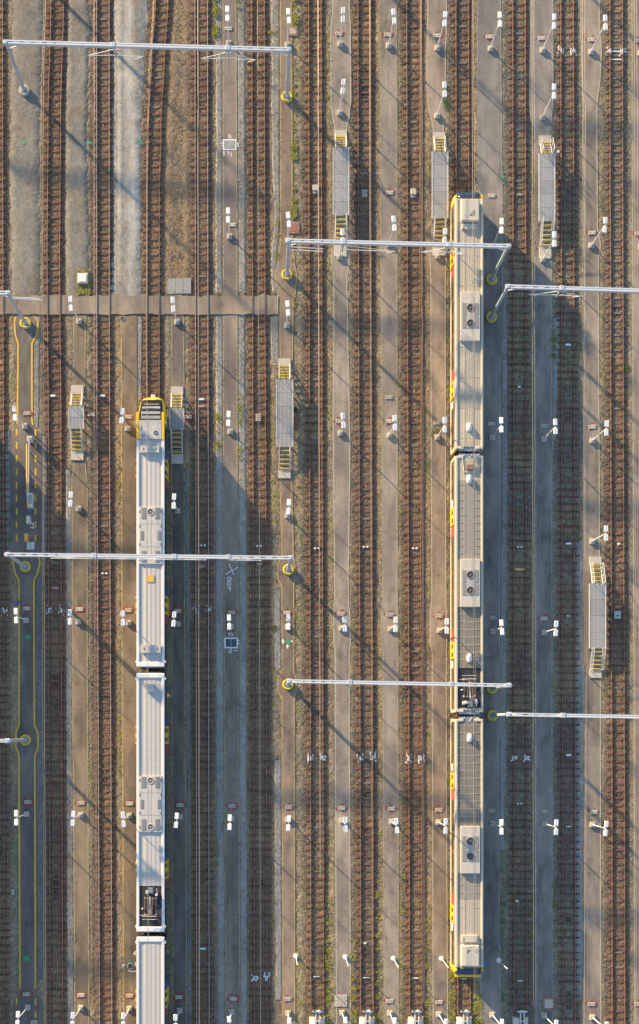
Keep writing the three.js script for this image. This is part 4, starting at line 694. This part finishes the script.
// white blots sprayed over the rails
[[6, 758], [7, 758], [8, 758.5], [10, 758], [0, 611.5], [1, 610.5], [4, 610], [11, 50.5], [12, 51.5], [5, 978]].forEach(([ti, py]) => {
  const t = TRACKS[ti], c = trackX(t, py); const g = thing('rail_paint', `white paint sprayed across both rails of the ${trackNames[ti + 1]} track from the left`, 'paint mark', X(c), 0, Z(py), 'white paint sprayed on rails');
  for (const s of [-1, 1]) { if (ti === 0 && s < 0) continue;
    for (let k = 0; k < 11; k++) { const sh = new THREE.Shape(), n = 9; const fs = [0, 1, 4].includes(ti) ? .6 : 1, rx = rr(.04, .15) * fs, rz_ = rr(.05, .3) * fs; for (let i = 0; i <= n; i++) { const a = (i % n) / n * Math.PI * 2, q = .6 + .5 * vn(ti * 9 + k * 3 + Math.cos(a), s * 5 + Math.sin(a)); i ? sh.lineTo(Math.cos(a) * rx * q, Math.sin(a) * rz_ * q) : sh.moveTo(Math.cos(a) * rx * q, Math.sin(a) * rz_ * q); } const q = new THREE.ShapeGeometry(sh); q.rotateX(-Math.PI / 2); mesh('paint_blot', q, M.whitePaint, g, s * GH + (k % 2 ? 1 : -1) * rr(.08, .34), .05 + k * .002, rr(-.5, .5)); }
    mesh('paint_on_rail', box(.085, .02, .5), M.whitePaint, g, s * GH, RT - .003, 0); }
  if (ti === 12) for (const z of [0, .9]) mesh('paint_stripe', box(1.3, .012, .12), M.whitePaint, g, 0, .045, z);
});
// sprayed letters and ticks: strokes in pixels
function scribble(label, strokes, w, mat, y = WALKY + .006) { const g = thing('sprayed_marking', label, 'paint mark', X(strokes[0][0][0]), 0, Z(strokes[0][0][1])); strokes.forEach((s, i) => mesh('stroke', ribbonGeo(s.map(([a, b]) => [X(a) - g.position.x, Z(b) - g.position.z]), w, y + (i % 3) * .002), mat, g)); return g; }
const ring = (x, y, r, n = 10) => Array.from({ length: n + 1 }, (_, i) => [x + Math.cos(i / n * 6.283) * r, y + Math.sin(i / n * 6.283) * r]);
scribble('white sprayed cross with letters oor on the fifth walkway below the beam', [[[226, 574], [238.5, 567]], [[229, 564], [232, 571], [234, 575]], ring(229.5, 579, 1.8), ring(229, 583.5, 1.8), [[228, 586.5], [229, 589], [231, 587.5]], [[230.5, 586], [230, 591.5]]], .09, M.whitePaint);
scribble('white sprayed ticks around the round brown manhole', [[[122, 965.5], [125, 964.5]], [[123.5, 963.5], [123, 967]], [[128.5, 970.5], [132, 971.5], [138, 971]], [[134, 952.5], [136, 955]], [[136, 951], [133.5, 954]], [[134.5, 965], [137, 964]], [[135, 962], [136.5, 967]]], .12, M.whitePaint);
scribble('white sprayed ticks around the white-framed hatch near the top', [[[229, 134.5], [229, 138], [231, 138.2], [231, 136.2], [229, 136.2]], [[221.3, 143.5], [223, 143.5]], [[221.5, 146], [223, 146]], [[237, 143], [239, 144], [237.5, 145.5], [239, 147]], [[224, 151.5], [224, 156]], [[228, 151.5], [229, 155], [231.5, 152.5], [231.5, 157]]], .1, M.whitePaint);
scribble('white sprayed ticks around the dark teal hatch in the shade', [[[229, 632.5], [229.5, 635.5]], [[231, 632.5], [233, 635], [231, 636]], [[223.2, 641], [225, 641]], [[237.5, 640.5], [239.5, 640.5]], [[237.5, 643.5], [239.5, 643.5]], [[231, 648.5], [231, 651.5]], [[228.5, 652], [232, 652.5]], [[234, 650.5], [237.5, 650.5]]], .1, M.whitePaint);
scribble('white sprayed ticks beside a green patch on the sixth walkway', [[[281.5, 641], [284.5, 641.5]], [[283, 639], [283, 644]], [[286, 646], [289, 646]], [[287.5, 644.5], [287.5, 648.5]], [[291, 640.5], [292.5, 642]]], .14, M.whitePaint);
splat('paint_mark', 'green painted patch on the sixth walkway below a lamp', 288, 642, .36, .22, M.greenPaint, WALKY + .012);
splat('paint_mark', 'small green paint spot beside the round brown manhole', 130, 961, .16, .12, M.greenPaint, WALKY + .012, 1);
splat('paint_mark', 'teal paint blot on the gravel strip beside the cable hatch', 502.5, 178, .2, .3, M.greenPaint, .09, 1);
// framed hatches
for (const [px, py, lab, m] of [[229.6, 144.8, 'grey hatch in a white painted frame on the fifth walkway, near the top', M.slab], [231.2, 643, 'dark teal hatch in a white painted frame on the fifth walkway', std(.05, .10, .13, .5, .2)]]) {
  const g = thing('framed_hatch', lab, 'hatch', X(px), WALKY, Z(py)); mesh('lid', box(1.15, .06, .86, .01), m, g, 0, .01, 0); for (const s of [-1, 1]) { mesh('painted_frame', box(1.5, .012, .14), M.whitePaint, g, 0, .012, s * .52); mesh('painted_frame', box(.14, .012, 1.18), M.whitePaint, g, s * .68, .010, 0); } mesh('lid_seam', box(.03, .012, .8), M.whitePaint, g, 0, .042, 0);
}
{ const g = thing('manhole', 'round brown manhole cover beside the white-rimmed train, lower left', 'manhole', X(130.6), WALKY, Z(966)); mesh('rim', new THREE.TorusGeometry(.32, .05, 6, 24).rotateX(Math.PI / 2), M.paleConcrete, g, 0, .01, 0); mesh('cover', cyl(.29, .29, .04, 24), M.manhole, g, 0, .02, 0); }
{ const g = thing('manhole', 'small dark manhole cover just below the asphalt crossing', 'manhole', X(122.5), WALKY, Z(319)); mesh('rim', new THREE.TorusGeometry(.26, .04, 6, 24).rotateX(Math.PI / 2), M.slab, g, 0, .005, 0); mesh('cover', cyl(.25, .25, .03, 24), M.manhole, g, 0, .012, 0); }
{ const g = thing('concrete_cover', 'white concrete chamber ringed by yellow weeds above the crossing', 'chamber', X(83), .02, Z(279)); mesh('chamber', box(1.15, .3, 1.15, .04), M.offWhite, g, 0, .1, 0); mesh('lid', box(.85, .06, .85, .02), M.white, g, 0, .28, 0); }
{ const g = thing('concrete_slab', 'grey concrete slab on brown ballast just above the crossing', 'slab', X(179.5), .03, Z(286.5)); for (let k = 0; k < 3; k++) mesh('slab_panel', box(.84, .12, 1.7, .015), M.slab, g, -.87 + k * .87, .04, rr(-.03, .03)); }

// ---------------------------------------------------------------- boom and boxes on the leftmost walkway
{
  const g = thing('boom_barrier', 'grey boom with yellow pipe lying along the leftmost dark walkway', 'barrier', X(30.5), WALKY, Z(500)); const z = py => Z(py) - Z(500);
  mesh('rest_post', box(.55, 1.0, .55, .04), M.offWhite, g, .1, .5, z(441)); mesh('rest_cap', box(.3, .1, .3), M.slab, g, .1, 1.04, z(441.5));
  rod('boom', [.1, 1.12, z(443)], [-.02, 1.0, z(498)], .05, M.galvLight, g); rod('yellow_pipe', [-.2, .8, z(446)], [-.2, .8, z(497)], .11, M.orange, g); for (const q of [452, 470, 490]) mesh('pipe_stand', box(.08, .75, .08), M.steel, g, -.2, .38, z(q));
  mesh('drive_cabinet', box(.6, 1.0, 1.6, .05), M.galvLight, g, .12, .5, z(502)); mesh('cabinet_door', box(.42, .04, 1.0), M.slab, g, .15, 1.01, z(501)); mesh('orange_hood', box(.3, .12, .5, .03), M.orange, g, -.02, 1.02, z(506.5)); rod('tail_rod', [.05, .9, z(508)], [.05, .8, z(514)], .06, M.bluePaint, g);
}
{ const g = thing('equipment_cabinet', 'white equipment cabinets below the boom on the leftmost dark walkway', 'cabinet', X(30), WALKY, Z(522)); mesh('cabinet', box(.42, .9, .85, .04), M.offWhite, g, -.02, .45, -.1); mesh('side_box', box(.32, .5, .6, .03), M.galvLight, g, .32, .25, .45); mesh('box_lid', box(.2, .03, .3), M.slot, g, .32, .51, .5); }
{ const g = thing('orange_barrel_stand', 'orange upright box beside a white plate above the leftmost lower portal', 'equipment box', X(28.2), WALKY, Z(541)); mesh('orange_box', box(.36, .9, .85, .04), M.orange, g, -.05, .45, -.25); mesh('white_plate', box(.85, .14, .85, .02), M.offWhite, g, .3, .07, .55); mesh('plate_rib', box(.04, .03, .9), M.slab, g, .3, .15, .55); }
{ const g = thing('yellow_kit', 'pale yellow box on the dark walkway at the bottom left corner', 'equipment box', X(34.5), WALKY, Z(1022)); mesh('case', box(.7, .3, .5, .04), M.lineCream, g, 0, .15, 0); mesh('handle', box(.3, .05, .06), M.rubber, g, 0, .32, 0); }
// small cable trough lids beside tracks
[[37.5, 892, 'pale cable loop box beside the leftmost bold line']].forEach(([px, py, l]) => { const g = thing('cable_box', l, 'equipment box', X(13), 0.03, Z(py)); mesh('case', box(.3, .16, .5, .03), M.offWhite, g, 0, .08, 0); mesh('lid', box(.2, .03, .3), M.slab, g, 0, .17, 0); });
// small white lid at right edge beside track
{ const g = thing('signal_box', 'tiny white signal box on the stepped platform right of the top cab', 'equipment box', X(555), .6, Z(156)); mesh('case', box(.3, .25, .25, .03), M.white, g, .1, .3, 0); mesh('bracket', box(.5, .06, .1), M.steel, g, -.1, .25, 0); }

// ---------------------------------------------------------------- loose stones on the ballast
console.log('stones');
{
  const g0 = new THREE.IcosahedronGeometry(1, 0), p = g0.attributes.position; for (let i = 0; i < p.count; i++) { const k = 0.75 + .5 * vn(p.getX(i) * 3 + 9, p.getY(i) * 3 + p.getZ(i) * 5); p.setXYZ(i, p.getX(i) * k, p.getY(i) * k * .75, p.getZ(i) * k); } g0.computeVertexNormals();
  const covers = [...WALKS, ...GRAVELS.filter(g => g.name !== 'gravel_strip')], list = []; const rows = new Map();
  for (let n = 0; n < 480000 && list.length < 270000; n++) {
    const px = rr(-25, 665), py = rr(-25, 1050), key = py | 0; if (!rows.has(key)) rows.set(key, [covers.filter(c => py > c.y0 - 1 && py < c.y1 + 1).map(c => [c.L(key), c.R(key)]), TRACKS.map(t => trackX(t, key))]);
    const [cv, tx] = rows.get(key); if (py > CROSS[0] - 1 && py < CROSS[1] + 1 && px < CROSS[3] + 1) continue; if (cv.some(c => { const mg = rnd() < .22 ? -1.6 * rnd() : .3; return px > c[0] - mg && px < c[1] + mg; })) continue;
    let d = 99, ti = 0; for (let i = 0; i < tx.length; i++) { const e = Math.abs(px - tx[i]); if (e < d) { d = e; ti = i; } }
    if (d < 12 && rnd() < .55) continue; list.push([X(px), Z(py), d, TRACKS[ti].rust, py, px]);
  }
  const im = new THREE.InstancedMesh(g0, std(1, 1, 1, .95), list.length), m = new THREE.Matrix4(), q = new THREE.Quaternion(), e = new THREE.Euler(), c = new THREE.Color(), v = new THREE.Vector3(), sc = new THREE.Vector3();
  list.forEach(([x, z, d, ru, py, px], i) => {
    const s = rr(.022, .048); q.setFromEuler(e.set(rr(0, 6), rr(0, 6), rr(0, 6))); im.setMatrixAt(i, m.compose(v.set(x, (WALKS.some(w => py > w.y0 && px > w.L(py) && px < w.R(py)) ? WALKY : .004) + s * .25, z), q, sc.set(s, s, s)));
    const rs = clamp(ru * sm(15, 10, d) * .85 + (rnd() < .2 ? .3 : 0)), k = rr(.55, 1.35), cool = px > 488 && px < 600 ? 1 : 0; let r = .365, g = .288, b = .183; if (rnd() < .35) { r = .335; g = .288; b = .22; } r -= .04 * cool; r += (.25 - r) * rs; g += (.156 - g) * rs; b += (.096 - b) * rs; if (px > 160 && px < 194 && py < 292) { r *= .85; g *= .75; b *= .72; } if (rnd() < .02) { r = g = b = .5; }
    im.setColorAt(i, c.setRGB(r * k, g * k, b * k));
  });
  im.name = 'ballast_stones'; im.userData = { kind: 'stuff', label: 'loose brown and grey ballast stones between the tracks', category: 'ballast' }; scene.add(im);
}
// ---------------------------------------------------------------- weeds
console.log('weeds');
function bladeTuft() { const gs = []; for (let k = 0; k < 14; k++) { const g = new THREE.BufferGeometry(); const a = rr(0, 6.28), l = rr(.10, .3), h = rr(.05, .2), w = rr(.008, .02); const cx = Math.cos(a), cz = Math.sin(a); g.setAttribute('position', new THREE.Float32BufferAttribute([-cz * w, 0, cx * w, cz * w, 0, -cx * w, cx * l * .6 - cz * w * 1.2, h, cz * l * .6 + cx * w * 1.2, cx * l * .6 + cz * w * 1.2, h, cz * l * .6 - cx * w * 1.2, cx * l, h * .8, cz * l], 3)); g.setIndex([0, 1, 2, 1, 3, 2, 2, 3, 4]); g.computeVertexNormals(); gs.push(g); } return mergeGeometries(gs); }
const tufts = [bladeTuft(), bladeTuft(), bladeTuft()];
function weeds(zones, mat, name) {
  const list = []; for (const [x0, x1, y0, y1, n, s] of zones) for (let k = 0; k < n * 3; k++) { const t = rnd(), py = y0 + (y1 - y0) * t, cl = vn(py * .25, x0 * .37); if (rnd() > Math.pow(sm(.35, .8, cl), 1.5) * .9 + .03) continue; list.push([X(x0 + (x1 - x0) * rnd()), Z(py), s * rr(.22, .72)]); }
  const im = new THREE.InstancedMesh(tufts[list.length % 3], mat, list.length), m = new THREE.Matrix4(), q = new THREE.Quaternion(), up = new THREE.Vector3(0, 1, 0), c = new THREE.Color();
  list.forEach(([x, z, s], i) => { m.compose(new THREE.Vector3(x, .02, z), q.setFromAxisAngle(up, rr(0, 6.28)), new THREE.Vector3(s, s, s)); im.setMatrixAt(i, m); const v = rr(.7, 1.25); im.setColorAt(i, c.setRGB(v * rr(.85, 1.1), v, v * rr(.6, 1))); });
  im.name = numbered(name); im.castShadow = im.receiveShadow = true; im.userData = { kind: 'stuff', label: 'yellow green weeds growing along the walkway edges', category: 'weeds' }; scene.add(im); return im;
}
weeds([[292.5, 297, -20, 30, 190, 1.7], [293.5, 296, 60, 150, 130, 1.1], [291, 297, 145, 160, 80, 1.5], [292, 296, 185, 225, 170, 1.5], [275, 280, 205, 260, 60, .9], [290, 296, 255, 310, 100, .8], [213, 218, -20, 45, 200, 1.6], [236, 241, -20, 20, 90, 1], [268, 277, 30, 60, 60, 1], [77, 90, 266, 296, 260, 1.4], [166, 190, 276, 296, 120, 1.1], [216, 221, 410, 450, 160, 1.1], [237, 243, 395, 460, 110, 1], [118, 121, 445, 505, 160, .9], [272, 279, 460, 540, 140, .8], [118, 121, 700, 780, 160, .7], [86, 90, 330, 350, 30, .6], [375, 381, 880, 1024, 300, .9], [400, 405, 870, 1024, 220, .9], [350, 356, 940, 1024, 260, 1.1], [325, 331, 900, 1024, 300, 1], [296, 303, 950, 1024, 200, .9], [425, 430, 900, 1024, 160, .9], [449, 455, 960, 1030, 260, 1.1], [473, 482, 985, 1024, 240, 1.1], [397, 401, 375, 395, 70, 1], [398, 402, 500, 525, 50, .9]], M.leaf, 'weeds');
weeds([[500, 505, 900, 1024, 180, 1], [528, 534, 900, 1024, 140, 1], [550, 556, 330, 360, 90, 1], [552, 558, 880, 960, 120, .9], [8, 12, 533, 541, 80, 1.1], [17, 21, 585, 620, 50, .8], [272, 277, 626, 632, 60, 1], [431, 440, 425, 440, 80, .9], [214, 220, 830, 870, 80, .7], [268, 276, 870, 930, 60, .7], [624, 630, 360, 400, 120, .8], [443, 449, 85, 110, 120, .9], [36, 42, 570, 620, 60, .7]], M.leafGreen, 'weeds');
weeds([[325, 332, 30, 140, 120, .8], [350, 358, 700, 1024, 200, .7], [300, 306, 300, 900, 260, .6], [119, 122, 620, 900, 160, .7], [448, 454, 880, 1024, 200, 1], [375, 381, 600, 900, 160, .6], [400, 405, 600, 900, 160, .6], [90, 95, 560, 800, 120, .6], [604, 609, 430, 1000, 140, .6], [296, 304, 20, 300, 150, .6], [503, 510, 480, 900, 120, .6]], M.leafDry, 'weeds');

scene.traverse(o => { if (o.isMesh) { o.castShadow = true; o.receiveShadow = true; } });
console.log('done');
renderer.render(scene, camera);
